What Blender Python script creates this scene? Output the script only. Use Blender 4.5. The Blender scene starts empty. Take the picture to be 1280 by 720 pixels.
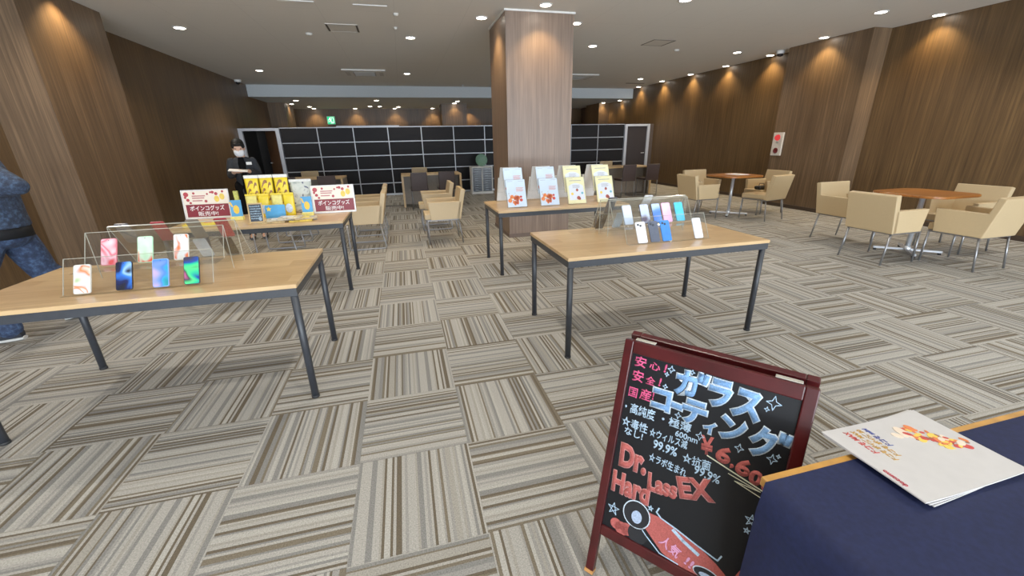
import bpy, bmesh, math, random
from mathutils import Vector, Matrix
random.seed(4)
SC = bpy.context.scene
COL = SC.collection
PI = math.pi

# ------------------------------------------------------------------ helpers
def lin(c):
    out = []
    for v in c[:3]:
        v = v / 255.0
        out.append(v / 12.92 if v <= 0.04045 else ((v + 0.055) / 1.055) ** 2.4)
    return (out[0], out[1], out[2], 1.0)

def mat_new(name):
    m = bpy.data.materials.new(name); m.use_nodes = True
    nt = m.node_tree; nt.nodes.clear()
    o = nt.nodes.new('ShaderNodeOutputMaterial'); b = nt.nodes.new('ShaderNodeBsdfPrincipled')
    nt.links.new(b.outputs[0], o.inputs[0])
    return m, nt, b, o

MATS = {}
def plain(name, rgb, rough=0.6, metal=0.0, var=0.06, scale=30.0, spec=0.5, bump=0.0):
    """procedural colour with a little noise in it"""
    if name in MATS: return MATS[name]
    m, nt, b, o = mat_new(name)
    tc = nt.nodes.new('ShaderNodeTexCoord'); n = nt.nodes.new('ShaderNodeTexNoise')
    n.inputs['Scale'].default_value = scale; n.inputs['Detail'].default_value = 3
    nt.links.new(tc.outputs['Object'], n.inputs['Vector'])
    r = nt.nodes.new('ShaderNodeValToRGB'); c = lin(rgb)
    r.color_ramp.elements[0].position = 0.3; r.color_ramp.elements[1].position = 0.7
    r.color_ramp.elements[0].color = tuple(max(0, x * (1 - var * 2)) for x in c[:3]) + (1,)
    r.color_ramp.elements[1].color = tuple(min(1, x * (1 + var)) for x in c[:3]) + (1,)
    nt.links.new(n.outputs['Fac'], r.inputs[0]); nt.links.new(r.outputs[0], b.inputs['Base Color'])
    b.inputs['Roughness'].default_value = rough; b.inputs['Metallic'].default_value = metal
    b.inputs['Specular IOR Level'].default_value = spec
    if bump:
        bp = nt.nodes.new('ShaderNodeBump'); bp.inputs['Strength'].default_value = bump
        nt.links.new(n.outputs['Fac'], bp.inputs['Height']); nt.links.new(bp.outputs[0], b.inputs['Normal'])
    MATS[name] = m
    return m

def math_node(nt, op, a, b=None):
    n = nt.nodes.new('ShaderNodeMath'); n.operation = op
    for i, v in enumerate((a, b)):
        if v is None: continue
        if isinstance(v, (int, float)): n.inputs[i].default_value = v
        else: nt.links.new(v, n.inputs[i])
    return n.outputs[0]

def ramp(nt, fac, stops, interp='LINEAR'):
    r = nt.nodes.new('ShaderNodeValToRGB'); cr = r.color_ramp; cr.interpolation = interp
    while len(cr.elements) < len(stops): cr.elements.new(0.5)
    for e, (p, c) in zip(cr.elements, stops): e.position = p; e.color = lin(c)
    nt.links.new(fac, r.inputs[0])
    return r.outputs[0]

def wood_vertical(name, dark, light, rough=0.42, spec=0.5):
    m, nt, b, o = mat_new(name)
    g = nt.nodes.new('ShaderNodeNewGeometry'); s = nt.nodes.new('ShaderNodeSeparateXYZ')
    nt.links.new(g.outputs['Position'], s.inputs[0])
    h = math_node(nt, 'ADD', s.outputs[0], math_node(nt, 'MULTIPLY', s.outputs[1], 1.0))
    def layer(hs, zs, det):
        c = nt.nodes.new('ShaderNodeCombineXYZ')
        nt.links.new(math_node(nt, 'MULTIPLY', h, hs), c.inputs[0])
        nt.links.new(math_node(nt, 'MULTIPLY', s.outputs[2], zs), c.inputs[1])
        n = nt.nodes.new('ShaderNodeTexNoise'); n.inputs['Scale'].default_value = 1; n.inputs['Detail'].default_value = det
        n.inputs['Roughness'].default_value = 0.6
        nt.links.new(c.outputs[0], n.inputs['Vector']); return n.outputs['Fac']
    a = layer(38, 0.8, 4); c2 = layer(5, 0.25, 2); c3 = layer(140, 2.5, 2)
    f = math_node(nt, 'ADD', math_node(nt, 'MULTIPLY', a, 0.5), math_node(nt, 'ADD', math_node(nt, 'MULTIPLY', c2, 0.25), math_node(nt, 'MULTIPLY', c3, 0.25)))
    mid = tuple((x + y) / 2 for x, y in zip(dark, light))
    col = ramp(nt, f, [(0.34, dark), (0.5, mid), (0.64, light)])
    nt.links.new(col, b.inputs['Base Color'])
    b.inputs['Roughness'].default_value = rough; b.inputs['Specular IOR Level'].default_value = spec
    MATS[name] = m
    return m

def wood_plank(name, dark, light, rough=0.35, axis=0, spec=0.5):
    """grain along local axis 0 (x) with board strips"""
    if name in MATS: return MATS[name]
    m, nt, b, o = mat_new(name)
    tc = nt.nodes.new('ShaderNodeTexCoord'); s = nt.nodes.new('ShaderNodeSeparateXYZ')
    nt.links.new(tc.outputs['Object'], s.inputs[0])
    u, v = s.outputs[axis], s.outputs[1 - axis]
    row = math_node(nt, 'FLOOR', math_node(nt, 'MULTIPLY', v, 9.0))
    c = nt.nodes.new('ShaderNodeCombineXYZ')
    nt.links.new(math_node(nt, 'ADD', math_node(nt, 'MULTIPLY', u, 3.0), math_node(nt, 'MULTIPLY', row, 7.3)), c.inputs[0])
    nt.links.new(math_node(nt, 'MULTIPLY', v, 60.0), c.inputs[1])
    n = nt.nodes.new('ShaderNodeTexNoise'); n.inputs['Scale'].default_value = 1; n.inputs['Detail'].default_value = 4
    nt.links.new(c.outputs[0], n.inputs['Vector'])
    w = nt.nodes.new('ShaderNodeTexWhiteNoise'); w.noise_dimensions = '2D'
    c2 = nt.nodes.new('ShaderNodeCombineXYZ')
    nt.links.new(row, c2.inputs[0]); nt.links.new(math_node(nt, 'FLOOR', math_node(nt, 'ADD', math_node(nt, 'MULTIPLY', u, 1.6), math_node(nt, 'MULTIPLY', row, 0.37))), c2.inputs[1])
    nt.links.new(c2.outputs[0], w.inputs['Vector'])
    f = math_node(nt, 'ADD', math_node(nt, 'MULTIPLY', n.outputs['Fac'], 0.7), math_node(nt, 'MULTIPLY', w.outputs['Value'], 0.3))
    nt.links.new(ramp(nt, f, [(0.25, dark), (0.75, light)]), b.inputs['Base Color'])
    b.inputs['Roughness'].default_value = rough; b.inputs['Specular IOR Level'].default_value = spec
    MATS[name] = m
    return m

def swirl(name, stops, scale=14.0, seed=0.0, rough=0.12, dist=1.5):
    """soft multi-colour wallpaper of a phone screen / printed picture"""
    if name in MATS: return MATS[name]
    m, nt, b, o = mat_new(name)
    tc = nt.nodes.new('ShaderNodeTexCoord'); mp = nt.nodes.new('ShaderNodeMapping')
    mp.inputs['Location'].default_value = (seed * 3.1, seed * 1.7, seed * 2.3)
    nt.links.new(tc.outputs['Object'], mp.inputs[0])
    n = nt.nodes.new('ShaderNodeTexNoise'); n.inputs['Scale'].default_value = scale; n.inputs['Detail'].default_value = 1
    n.inputs['Distortion'].default_value = dist
    nt.links.new(mp.outputs[0], n.inputs['Vector'])
    nt.links.new(ramp(nt, n.outputs['Fac'], stops), b.inputs['Base Color'])
    b.inputs['Roughness'].default_value = rough
    MATS[name] = m
    return m

def emit(name, rgb, s):
    m = bpy.data.materials.new(name); m.use_nodes = True; nt = m.node_tree; nt.nodes.clear()
    o = nt.nodes.new('ShaderNodeOutputMaterial'); e = nt.nodes.new('ShaderNodeEmission')
    e.inputs[0].default_value = lin(rgb); e.inputs[1].default_value = s
    nt.links.new(e.outputs[0], o.inputs[0]); MATS[name] = m
    return m

def acrylic(name, tint=(235, 240, 240), clear=0.992):
    m = bpy.data.materials.new(name); m.use_nodes = True; nt = m.node_tree; nt.nodes.clear()
    o = nt.nodes.new('ShaderNodeOutputMaterial')
    t = nt.nodes.new('ShaderNodeBsdfTransparent'); t.inputs[0].default_value = (0.985, 0.99, 0.99, 1)
    g = nt.nodes.new('ShaderNodeBsdfGlossy'); g.inputs['Color'].default_value = lin(tint); g.inputs['Roughness'].default_value = 0.06
    mx = nt.nodes.new('ShaderNodeMixShader'); fr = nt.nodes.new('ShaderNodeFresnel'); fr.inputs[0].default_value = 1.45
    f = math_node(nt, 'ADD', math_node(nt, 'MULTIPLY', fr.outputs[0], 0.30), 1 - clear)
    nt.links.new(f, mx.inputs[0]); nt.links.new(t.outputs[0], mx.inputs[1]); nt.links.new(g.outputs[0], mx.inputs[2])
    nt.links.new(mx.outputs[0], o.inputs[0]); MATS[name] = m
    return m

# ---- bmesh shape adders
def T(m, co): return m @ Vector(co) if m is not None else Vector(co)

def box(bm, x0, x1, y0, y1, z0, z1, bev=0.0, M=None, seg=2, mi=0):
    b2 = bmesh.new()
    vs = [b2.verts.new((x, y, z)) for z in (z0, z1) for y in (y0, y1) for x in (x0, x1)]
    for f in ((0, 2, 3, 1), (4, 5, 7, 6), (0, 1, 5, 4), (2, 6, 7, 3), (0, 4, 6, 2), (1, 3, 7, 5)):
        b2.faces.new([vs[i] for i in f])
    if bev > 0:
        bmesh.ops.bevel(b2, geom=list(b2.edges), offset=bev, segments=seg, profile=0.5, affect='EDGES')
    merge(bm, b2, M, mi)

def merge(bm, b2, M=None, mi=0):
    mp = {}
    for v in b2.verts: mp[v] = bm.verts.new(T(M, v.co))
    for f in b2.faces:
        try:
            nf = bm.faces.new([mp[v] for v in f.verts]); nf.material_index = mi if mi else f.material_index; nf.smooth = f.smooth
        except ValueError: pass
    b2.free()

def frame_of(d):
    d = d.normalized()
    a = Vector((0, 0, 1)) if abs(d.z) < 0.9 else Vector((1, 0, 0))
    x = d.cross(a).normalized(); y = d.cross(x).normalized()
    return x, y

def cone(bm, p0, p1, r0, r1=None, seg=16, caps=True, mi=0):
    r1 = r0 if r1 is None else r1
    p0, p1 = Vector(p0), Vector(p1); x, y = frame_of(p1 - p0)
    A = [bm.verts.new(p0 + (x * math.cos(t) + y * math.sin(t)) * r0) for t in [2 * PI * i / seg for i in range(seg)]]
    B = [bm.verts.new(p1 + (x * math.cos(t) + y * math.sin(t)) * r1) for t in [2 * PI * i / seg for i in range(seg)]]
    for i in range(seg):
        f = bm.faces.new([A[i], A[(i + 1) % seg], B[(i + 1) % seg], B[i]]); f.smooth = True; f.material_index = mi
    if caps:
        bm.faces.new(A[::-1]).material_index = mi; bm.faces.new(B).material_index = mi

def tube(bm, pts, r, seg=10):
    pts = [Vector(p) for p in pts]; rings = []
    for i, p in enumerate(pts):
        d = (pts[min(i + 1, len(pts) - 1)] - pts[max(i - 1, 0)])
        x, y = frame_of(d)
        rr = r[i] if isinstance(r, (list, tuple)) else r
        rings.append([bm.verts.new(p + (x * math.cos(2 * PI * k / seg) + y * math.sin(2 * PI * k / seg)) * rr) for k in range(seg)])
    for a, b in zip(rings, rings[1:]):
        # align rings
        best = min(range(seg), key=lambda s: sum((a[k].co - b[(k + s) % seg].co).length for k in range(seg)))
        for k in range(seg):
            f = bm.faces.new([a[k], a[(k + 1) % seg], b[(k + 1 + best) % seg], b[(k + best) % seg]]); f.smooth = True
    bm.faces.new(rings[0][::-1]); bm.faces.new(rings[-1])

def prism(bm, pts, z0, z1, M=None, bev=0.0, mi=0):
    b2 = bmesh.new()
    a = [b2.verts.new((x, y, z0)) for x, y in pts]; b = [b2.verts.new((x, y, z1)) for x, y in pts]
    n = len(pts)
    b2.faces.new(a[::-1]); b2.faces.new(b)
    for i in range(n): b2.faces.new([a[i], a[(i + 1) % n], b[(i + 1) % n], b[i]])
    bmesh.ops.recalc_face_normals(b2, faces=list(b2.faces))
    if bev: bmesh.ops.bevel(b2, geom=[e for e in b2.edges if abs(e.verts[0].co.z - e.verts[1].co.z) < 1e-6], offset=bev, segments=2, profile=0.5, affect='EDGES')
    merge(bm, b2, M, mi)

def ball(bm, c, r, M=None, u=16, v=10, mi=0):
    b2 = bmesh.new(); bmesh.ops.create_uvsphere(b2, u_segments=u, v_segments=v, radius=1)
    rx, ry, rz = r if isinstance(r, (tuple, list)) else (r, r, r)
    for w in b2.verts: w.co = Vector((w.co.x * rx + c[0], w.co.y * ry + c[1], w.co.z * rz + c[2]))
    for f in b2.faces: f.smooth = True
    merge(bm, b2, M, mi)

def rrect(x0, x1, y0, y1, r, n=5):
    out = []
    for cx, cy, a0 in ((x1 - r, y1 - r, 0), (x0 + r, y1 - r, PI / 2), (x0 + r, y0 + r, PI), (x1 - r, y0 + r, 1.5 * PI)):
        for i in range(n + 1):
            a = a0 + i * PI / 2 / n; out.append((cx + r * math.cos(a), cy + r * math.sin(a)))
    return out

def lathe(bm, prof, c=(0, 0, 0), seg=24, caps=True):
    rings = []
    for r, z in prof:
        rings.append([bm.verts.new((c[0] + r * math.cos(2 * PI * k / seg), c[1] + r * math.sin(2 * PI * k / seg), c[2] + z)) for k in range(seg)])
    for a, b in zip(rings, rings[1:]):
        for k in range(seg):
            f = bm.faces.new([a[k], a[(k + 1) % seg], b[(k + 1) % seg], b[k]]); f.smooth = True
    if caps: bm.faces.new(rings[0][::-1]); bm.faces.new(rings[-1])

def sheet(bm, P0, P1, P2, P3, n=1, mi=0):
    vs = [bm.verts.new(p) for p in (P0, P1, P2, P3)]; f = bm.faces.new(vs); f.material_index = mi

# ---- objects
def link(name, me, mats, parent=None):
    o = bpy.data.objects.new(name, me); COL.objects.link(o)
    for m in (mats if isinstance(mats, (list, tuple)) else [mats]): me.materials.append(m)
    if parent is not None: o.parent = parent
    return o

def part(name, bm, mats, parent=None, label=None, recalc=True):
    if recalc: bmesh.ops.recalc_face_normals(bm, faces=list(bm.faces))
    me = bpy.data.meshes.new(name); bm.to_mesh(me); bm.free()
    o = link(name, me, mats, parent)
    if label: o['label'] = label
    return o

def tag(o, label, cat, group=None, kind=None):
    o['label'] = label; o['category'] = cat
    if group: o['group'] = group
    if kind: o['kind'] = kind
    return o

def thing(name, label, cat, loc=(0, 0, 0), rz=0.0, group=None):
    o = bpy.data.objects.new(name, None); COL.objects.link(o)
    o.empty_display_size = 0.1
    o.location = loc; o.rotation_euler = (0, 0, rz)
    return tag(o, label, cat, group)

def dup(root, loc, rz, label, group=None):
    def cp(o, parent):
        c = o.copy(); COL.objects.link(c); c.parent = parent
        for ch in list(o.children): cp(ch, c)
        return c
    r = cp(root, None); r.location = loc; r.rotation_euler = (0, 0, rz); r['label'] = label
    if group: r['group'] = group
    return r

def struct(name, bm, mats, label, cat='wall', parent=None):
    o = part(name, bm, mats, parent)
    if parent is None: tag(o, label, cat, kind='structure')
    return o

def NB(): return bmesh.new()

# ---- text -> flat mesh added to a bmesh; fits (width,height) box centred at origin of M (x right, y up)
def text_bm(bm, s, w, h, M, offset=0.0, ext=0.0004, mi=0, shear=0.0):
    cu = bpy.data.curves.new('lettering', 'FONT'); cu.body = s; cu.size = 1.0; cu.offset = offset; cu.extrude = 0.0
    cu.resolution_u = 3; cu.shear = shear; cu.fill_mode = 'FRONT'
    o = bpy.data.objects.new('lettering', cu); COL.objects.link(o)
    dg = bpy.context.evaluated_depsgraph_get(); dg.update()
    me = bpy.data.meshes.new_from_object(o.evaluated_get(dg))
    bpy.data.objects.remove(o); bpy.data.curves.remove(cu)
    if not me.vertices: return
    xs = [v.co.x for v in me.vertices]; ys = [v.co.y for v in me.vertices]
    cx, cy = (max(xs) + min(xs)) / 2, (max(ys) + min(ys)) / 2
    sx = w / max(1e-6, max(xs) - min(xs)); sy = h / max(1e-6, max(ys) - min(ys)) if h else sx
    b2 = bmesh.new(); b2.from_mesh(me); bpy.data.meshes.remove(me)
    for v in b2.verts: v.co = Vector(((v.co.x - cx) * sx, (v.co.y - cy) * sy, 0))
    if ext:
        r = bmesh.ops.extrude_face_region(b2, geom=list(b2.faces))
        for e in r['geom']:
            if isinstance(e, bmesh.types.BMVert): e.co.z += ext
    merge(bm, b2, M, mi)

def strip(bm, pts, w, M, ext=0.0004, mi=0):
    """flat polyline of width w in the xy plane of M"""
    for (x0, y0), (x1, y1) in zip(pts, pts[1:]):
        d = Vector((x1 - x0, y1 - y0)); L = d.length
        if L < 1e-6: continue
        d /= L; n = Vector((-d.y, d.x)) * w / 2; e = d * w * 0.3
        poly = [(x0 - e.x + n.x, y0 - e.y + n.y), (x0 - e.x - n.x, y0 - e.y - n.y), (x1 + e.x - n.x, y1 + e.y - n.y), (x1 + e.x + n.x, y1 + e.y + n.y)]
        prism(bm, poly, 0, ext, M, mi=mi)

# ------------------------------------------------------------------ camera (calibrated on the 0.5 m carpet tiles)
cam = bpy.data.cameras.new('camera'); camo = bpy.data.objects.new('camera', cam); COL.objects.link(camo)
cam.sensor_width = 36.0; cam.lens = 507.49 / 1280 * 36.0; cam.clip_start = 0.02; cam.clip_end = 100
Rm = [[0.96769436, 0.10308752, 0.23008822], [-0.2513803, 0.32434693, 0.9119249], [-0.01937967, 0.94030422, -0.33978287]]
camo.matrix_world = Matrix(((Rm[0][0], Rm[0][1], -Rm[0][2], 0.33035), (Rm[1][0], Rm[1][1], -Rm[1][2], -2.61264), (Rm[2][0], Rm[2][1], -Rm[2][2], 1.37806), (0, 0, 0, 1)))
SC.camera = camo

# ------------------------------------------------------------------ materials
WALNUT = wood_vertical('walnut_panelling', (58, 41, 24), (106, 80, 49), 0.45, 0.4)
PILAST = wood_vertical('walnut_daylit_pilaster', (66, 49, 33), (118, 92, 66), 0.42, 0.45)  # same walnut lightened: daylight on the pilaster fronts put into the colour
WALNUT_DAYLIT = wood_vertical('walnut_daylit_pillar', (88, 68, 52), (138, 112, 92), 0.42, 0.5)  # lighter walnut copy, window light on the pillar painted into it
OAK = wood_plank('oak_tabletop', (168, 128, 82), (212, 176, 126), 0.3)
OAK_EDGE = plain('oak_edge', (206, 172, 128), 0.5)
CHERRY = wood_plank('cherry_top', (128, 70, 22), (172, 104, 42), 0.28)
DESKWOOD = plain('desk_wood', (196, 160, 108), 0.4)
GREYWOOD = plain('grey_wood', (120, 108, 94), 0.5)
BLACKSTEEL = plain('black_steel', (38, 41, 47), 0.45, 0.0, 0.08)
CHROME = plain('chrome', (212, 216, 222), 0.3, 0.65, 0.02)
STEELGREY = plain('steel_grey', (140, 140, 142), 0.35, 0.8, 0.03)
ALU = plain('aluminium', (175, 178, 184), 0.4, 0.3, 0.03)
BEIGE = plain('beige_vinyl', (190, 164, 122), 0.5, 0, 0.012, 60)
DARKBROWN = plain('dark_brown_vinyl', (54, 38, 35), 0.5)
DARKPANEL = plain('dark_panel', (15, 13, 15), 0.6, 0, 0.05, 4, .2)
WHITE = plain('white_plastic', (225, 225, 222), 0.45, 0, 0.02)
OFFWHITE = plain('off_white_plastic', (205, 202, 194), 0.5, 0, 0.02)
PAPER = plain('white_paper', (236, 236, 236), 0.7, 0, 0.02)
BLACK = plain('black_plastic', (18, 18, 20), 0.35)
RUBBER = plain('black_rubber', (24, 24, 26), 0.7)
BASEB = plain('baseboard_brown', (52, 38, 28), 0.5)
LAMP = emit('lamp_glow', (255, 244, 225), 25.0)
CLEAR = acrylic('clear_acrylic')
EDGE = plain('acrylic_edge', (170, 168, 152), 0.2, 0, 0.02)

# carpet: 0.5 m quarter-turn tiles with irregular stripes
def carpet():
    m, nt, b, o = mat_new('striped_carpet_tiles')
    g = nt.nodes.new('ShaderNodeNewGeometry'); s = nt.nodes.new('ShaderNodeSeparateXYZ'); nt.links.new(g.outputs['Position'], s.inputs[0])
    X = math_node(nt, 'MULTIPLY', s.outputs[0], 2.0); Y = math_node(nt, 'MULTIPLY', s.outputs[1], 2.0)
    fx, fy = math_node(nt, 'FLOOR', X), math_node(nt, 'FLOOR', Y)
    ux, uy = math_node(nt, 'SUBTRACT', X, fx), math_node(nt, 'SUBTRACT', Y, fy)
    par = math_node(nt, 'FLOORED_MODULO', math_node(nt, 'ADD', fx, fy), 2.0)      # 1 -> stripes run along Y
    def pick(a, c):   # par ? a : c
        return math_node(nt, 'ADD', math_node(nt, 'MULTIPLY', a, par), math_node(nt, 'MULTIPLY', c, math_node(nt, 'SUBTRACT', 1.0, par)))
    u, v = pick(ux, uy), pick(uy, ux)
    cid = nt.nodes.new('ShaderNodeCombineXYZ'); nt.links.new(fx, cid.inputs[0]); nt.links.new(fy, cid.inputs[1])
    wn = nt.nodes.new('ShaderNodeTexWhiteNoise'); wn.noise_dimensions = '2D'; nt.links.new(cid.outputs[0], wn.inputs['Vector'])
    rnd = math_node(nt, 'MULTIPLY', wn.outputs['Value'], 300.0)
    # stripes
    def vor(sc, add):
        vo = nt.nodes.new('ShaderNodeTexVoronoi'); vo.voronoi_dimensions = '1D'; vo.feature = 'F1'; vo.inputs['Scale'].default_value = 1.0
        nt.links.new(math_node(nt, 'ADD', math_node(nt, 'MULTIPLY', u, sc), math_node(nt, 'ADD', rnd, add)), vo.inputs['W'])
        sp = nt.nodes.new('ShaderNodeSeparateColor'); nt.links.new(vo.outputs['Color'], sp.inputs[0]); return sp.outputs[0]
    f1 = vor(46.0, 0.0)
    col = ramp(nt, f1, [(0.0, (88, 78, 63)), (0.10, (106, 96, 80)), (0.19, (119, 117, 113)), (0.37, (138, 135, 129)), (0.50, (157, 153, 145)), (0.76, (165, 161, 152)), (0.9, (146, 141, 131))], 'CONSTANT')
    # pile speckle, stretched a little along the stripe
    sp = nt.nodes.new('ShaderNodeTexNoise'); sp.inputs['Scale'].default_value = 190; sp.inputs['Detail'].default_value = 2
    nt.links.new(g.outputs['Position'], sp.inputs['Vector'])
    k = math_node(nt, 'ADD', 0.35, math_node(nt, 'MULTIPLY', sp.outputs['Fac'], 1.3))
    # seam
    du = math_node(nt, 'MINIMUM', math_node(nt, 'MINIMUM', ux, math_node(nt, 'SUBTRACT', 1.0, ux)), math_node(nt, 'MINIMUM', uy, math_node(nt, 'SUBTRACT', 1.0, uy)))
    seam = math_node(nt, 'ADD', 0.92, math_node(nt, 'MULTIPLY', math_node(nt, 'GREATER_THAN', du, 0.006), 0.08))
    mx = nt.nodes.new('ShaderNodeMix'); mx.data_type = 'RGBA'; mx.blend_type = 'MULTIPLY'; mx.inputs[0].default_value = 1.0
    nt.links.new(col, mx.inputs[6])
    cc = nt.nodes.new('ShaderNodeCombineColor'); kk = math_node(nt, 'MULTIPLY', k, seam)
    for i in range(3): nt.links.new(kk, cc.inputs[i])
    nt.links.new(cc.outputs[0], mx.inputs[7]); nt.links.new(mx.outputs[2], b.inputs['Base Color'])
    b.inputs['Roughness'].default_value = 0.9; b.inputs['Specular IOR Level'].default_value = 0.25
    bp = nt.nodes.new('ShaderNodeBump'); bp.inputs['Strength'].default_value = 0.35; bp.inputs['Distance'].default_value = 0.004
    nt.links.new(sp.outputs['Fac'], bp.inputs['Height']); nt.links.new(bp.outputs[0], b.inputs['Normal'])
    return m
CARPET = carpet()

def ceiling_mat():
    m, nt, b, o = mat_new('ceiling_board')
    g = nt.nodes.new('ShaderNodeNewGeometry'); s = nt.nodes.new('ShaderNodeSeparateXYZ'); nt.links.new(g.outputs['Position'], s.inputs[0])
    def line(v, off, per, w):
        a = math_node(nt, 'FLOORED_MODULO', math_node(nt, 'ADD', math_node(nt, 'SUBTRACT', v, off), w / 2), per)
        return math_node(nt, 'LESS_THAN', a, w)
    l1 = line(s.outputs[0], 0.43, 0.91, 0.008); l2 = line(s.outputs[1], 5.53, 1.82, 0.008)
    l = math_node(nt, 'MAXIMUM', l1, l2)
    n = nt.nodes.new('ShaderNodeTexNoise'); n.inputs['Scale'].default_value = 160; nt.links.new(g.outputs['Position'], n.inputs['Vector'])
    f = math_node(nt, 'SUBTRACT', math_node(nt, 'ADD', 0.8, math_node(nt, 'MULTIPLY', n.outputs['Fac'], 0.2)), math_node(nt, 'MULTIPLY', l, 0.12))
    nt.links.new(ramp(nt, f, [(0.0, (60, 58, 54)), (1.0, (218, 214, 205))]), b.inputs['Base Color'])
    b.inputs['Roughness'].default_value = 0.85
    return m
CEIL = ceiling_mat()

# ------------------------------------------------------------------ room shell
XL, XR, YF, YB, H, HB, YBEAM = -3.57, 8.16, -8.5, 15.4, 2.97, 2.67, 11.07
b = NB(); box(b, XL - .1, XR + .1, YF - .1, YB + .1, -0.1, 0.0); struct('floor', b, CARPET, 'beige and grey striped carpet tile floor laid quarter-turn', 'floor')
b = NB(); box(b, XL - .1, XR + .1, YF - .1, YBEAM, H, H + .12); struct('ceiling', b, CEIL, 'pale grey ceiling over the main hall with board joints', 'ceiling')
b = NB(); box(b, XL - .1, XR + .1, YBEAM, YB + .1, HB, H + .12); struct('ceiling', b, [plain('dropped_ceiling_paint', (186, 192, 194), .8, 0, .02)], 'lower dropped ceiling with pale front edge beyond the dark partition', 'ceiling')
b = NB(); box(b, XL - .1, XL, YF, YB, 0, H); struct('wall_left', b, WALNUT, 'dark walnut panelled wall on the left', 'wall')
b = NB(); box(b, XR, XR + .1, YF, YB, 0, H); struct('wall_right', b, WALNUT, 'dark walnut panelled wall on the right', 'wall')
b = NB(); box(b, XL, XR, YB, YB + .1, 0, HB); struct('wall_back', b, WALNUT, 'walnut back wall seen above the dark partition', 'wall')
# window wall behind the camera: sill, header, mullions and panes
b = NB()
box(b, XL, XR, YF - .1, YF, 0, 0.25); box(b, XL, XR, YF - .1, YF, 2.75, H)
struct('wall_front', b, WALNUT, 'window wall behind the viewer with low sill', 'wall')
PANE = acrylic('window_glass', clear=0.99)
nw = 6; ww = (XR - XL) / nw
for i in range(nw):
    b = NB(); x0, x1 = XL + i * ww, XL + (i + 1) * ww
    box(b, x0, x0 + .05, YF - .08, YF - .02, .25, 2.75); box(b, x1 - .05, x1, YF - .08, YF - .02, .25, 2.75)
    box(b, x0 + .05, x1 - .05, YF - .08, YF - .02, .25, .3); box(b, x0 + .05, x1 - .05, YF - .08, YF - .02, 2.7, 2.75)
    w = struct('window_%d' % (i + 1), b, ALU, 'tall window in the front wall, bay %d counted from the left' % (i + 1), 'window')
    b = NB(); box(b, x0 + .05, x1 - .05, YF - .055, YF - .049, .3, 2.7); part('pane', b, PANE, w)
# pillar, pilasters
b = NB(); box(b, 1.80, 2.745, 3.28, 4.28, 0, H); struct('pillar', b, WALNUT_DAYLIT, 'square wood veneered pillar in the middle of the hall', 'pillar')
b = NB(); box(b, XL, -3.09, 2.99, 4.33, 0, H); struct('pilaster', b, PILAST, 'walnut pilaster on the left wall', 'pilaster')
b = NB(); box(b, 7.79, XR, 3.14, 4.68, 0, H); struct('pilaster', b, PILAST, 'walnut pilaster on the right wall beside the fire alarm', 'pilaster')
b = NB(); box(b, 1.87, 2.76, 13.1, 14.0, 0, HB); struct('pillar', b, WALNUT, 'far pillar behind the dark partition', 'pillar')
b = NB(); box(b, XL, -3.08, 12.75, 13.9, 0, HB); struct('pilaster', b, WALNUT, 'far left pilaster behind the dark partition', 'pilaster')
b = NB(); box(b, 7.74, XR, 12.75, 13.9, 0, HB); struct('pilaster', b, WALNUT, 'far right pilaster behind the dark partition', 'pilaster')
# baseboards
b = NB()
for a in ((XL, XL + .012, YF, 2.99), (XL, XL + .012, 4.33, 9.6)): box(b, *a, 0, .07)
struct('baseboard_left', b, BASEB, 'dark brown baseboard along the left wall', 'baseboard')
b = NB()
for a in ((XR - .012, XR, YF, 3.14), (XR - .012, XR, 4.68, 9.6), (7.778, 7.79, 3.14, 4.68), (7.778, XR - .012, 3.128, 3.14)): box(b, *a, 0, .07)
struct('baseboard_right', b, BASEB, 'dark brown baseboard along the right wall', 'baseboard')
b = NB()
for a in ((1.788, 1.80, 3.268, 4.28), (1.80, 2.745, 3.268, 3.28)): box(b, *a, 0, .06)
struct('trim_1', b, plain('pillar_base', (92, 72, 58), .5), 'thin baseboard round the foot of the pillar', 'trim')
b = NB()
for a in ((1.785, 2.76, 3.265, 3.28), (1.785, 1.80, 3.28, 4.28), (2.745, 2.76, 3.28, 4.28)): box(b, *a, 2.95, H)
struct('trim_2', b, plain('white_trim', (224, 222, 216), .5), 'thin white moulding where the pillar meets the ceiling', 'trim')
b = NB(); box(b, -0.27, 0.30, 7.40, 7.44, 0, .012); tag(part('floor_cable_cover', b, plain('cable_cover', (46, 42, 40), .6)), 'thin dark cable cover strip on the floor left of the central booth desk', 'cable cover')

# ------------------------------------------------------------------ dark partition with silver grid, and two doors
YP = 9.665; x0p, dxp = -2.625, 0.889; zr = [0.0, 0.34, 0.715, 1.08, 1.44, 1.81]
t = thing('partition_screen', 'long black panelled partition with silver grid joints across the back of the hall', 'partition', (0, YP, 0))
for k in range(11):
    for j in range(5):
        b = NB(); box(b, x0p + k * dxp + .012, x0p + (k + 1) * dxp - .012, 0.0, 0.05, zr[j] + .012 + (.04 if j == 0 else 0), zr[j + 1] - .010)
        part('panel', b, DARKPANEL, t)
b = NB()
for k in range(1, 11): box(b, x0p + k * dxp - .009, x0p + k * dxp + .009, -.004, .05, 0, 1.81)
for z in zr[1:]: box(b, x0p, x0p + 11 * dxp, -.006, .05, z - .009, z + .009)
box(b, x0p, x0p + 11 * dxp, .0, .05, 0, .05)
part('grid_frame', b, ALU, t)
box_b = NB(); box(box_b, -1.25, 0.35, 0.01, 0.04, 1.823, 1.845); part('top_rail', box_b, ALU, t)

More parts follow.
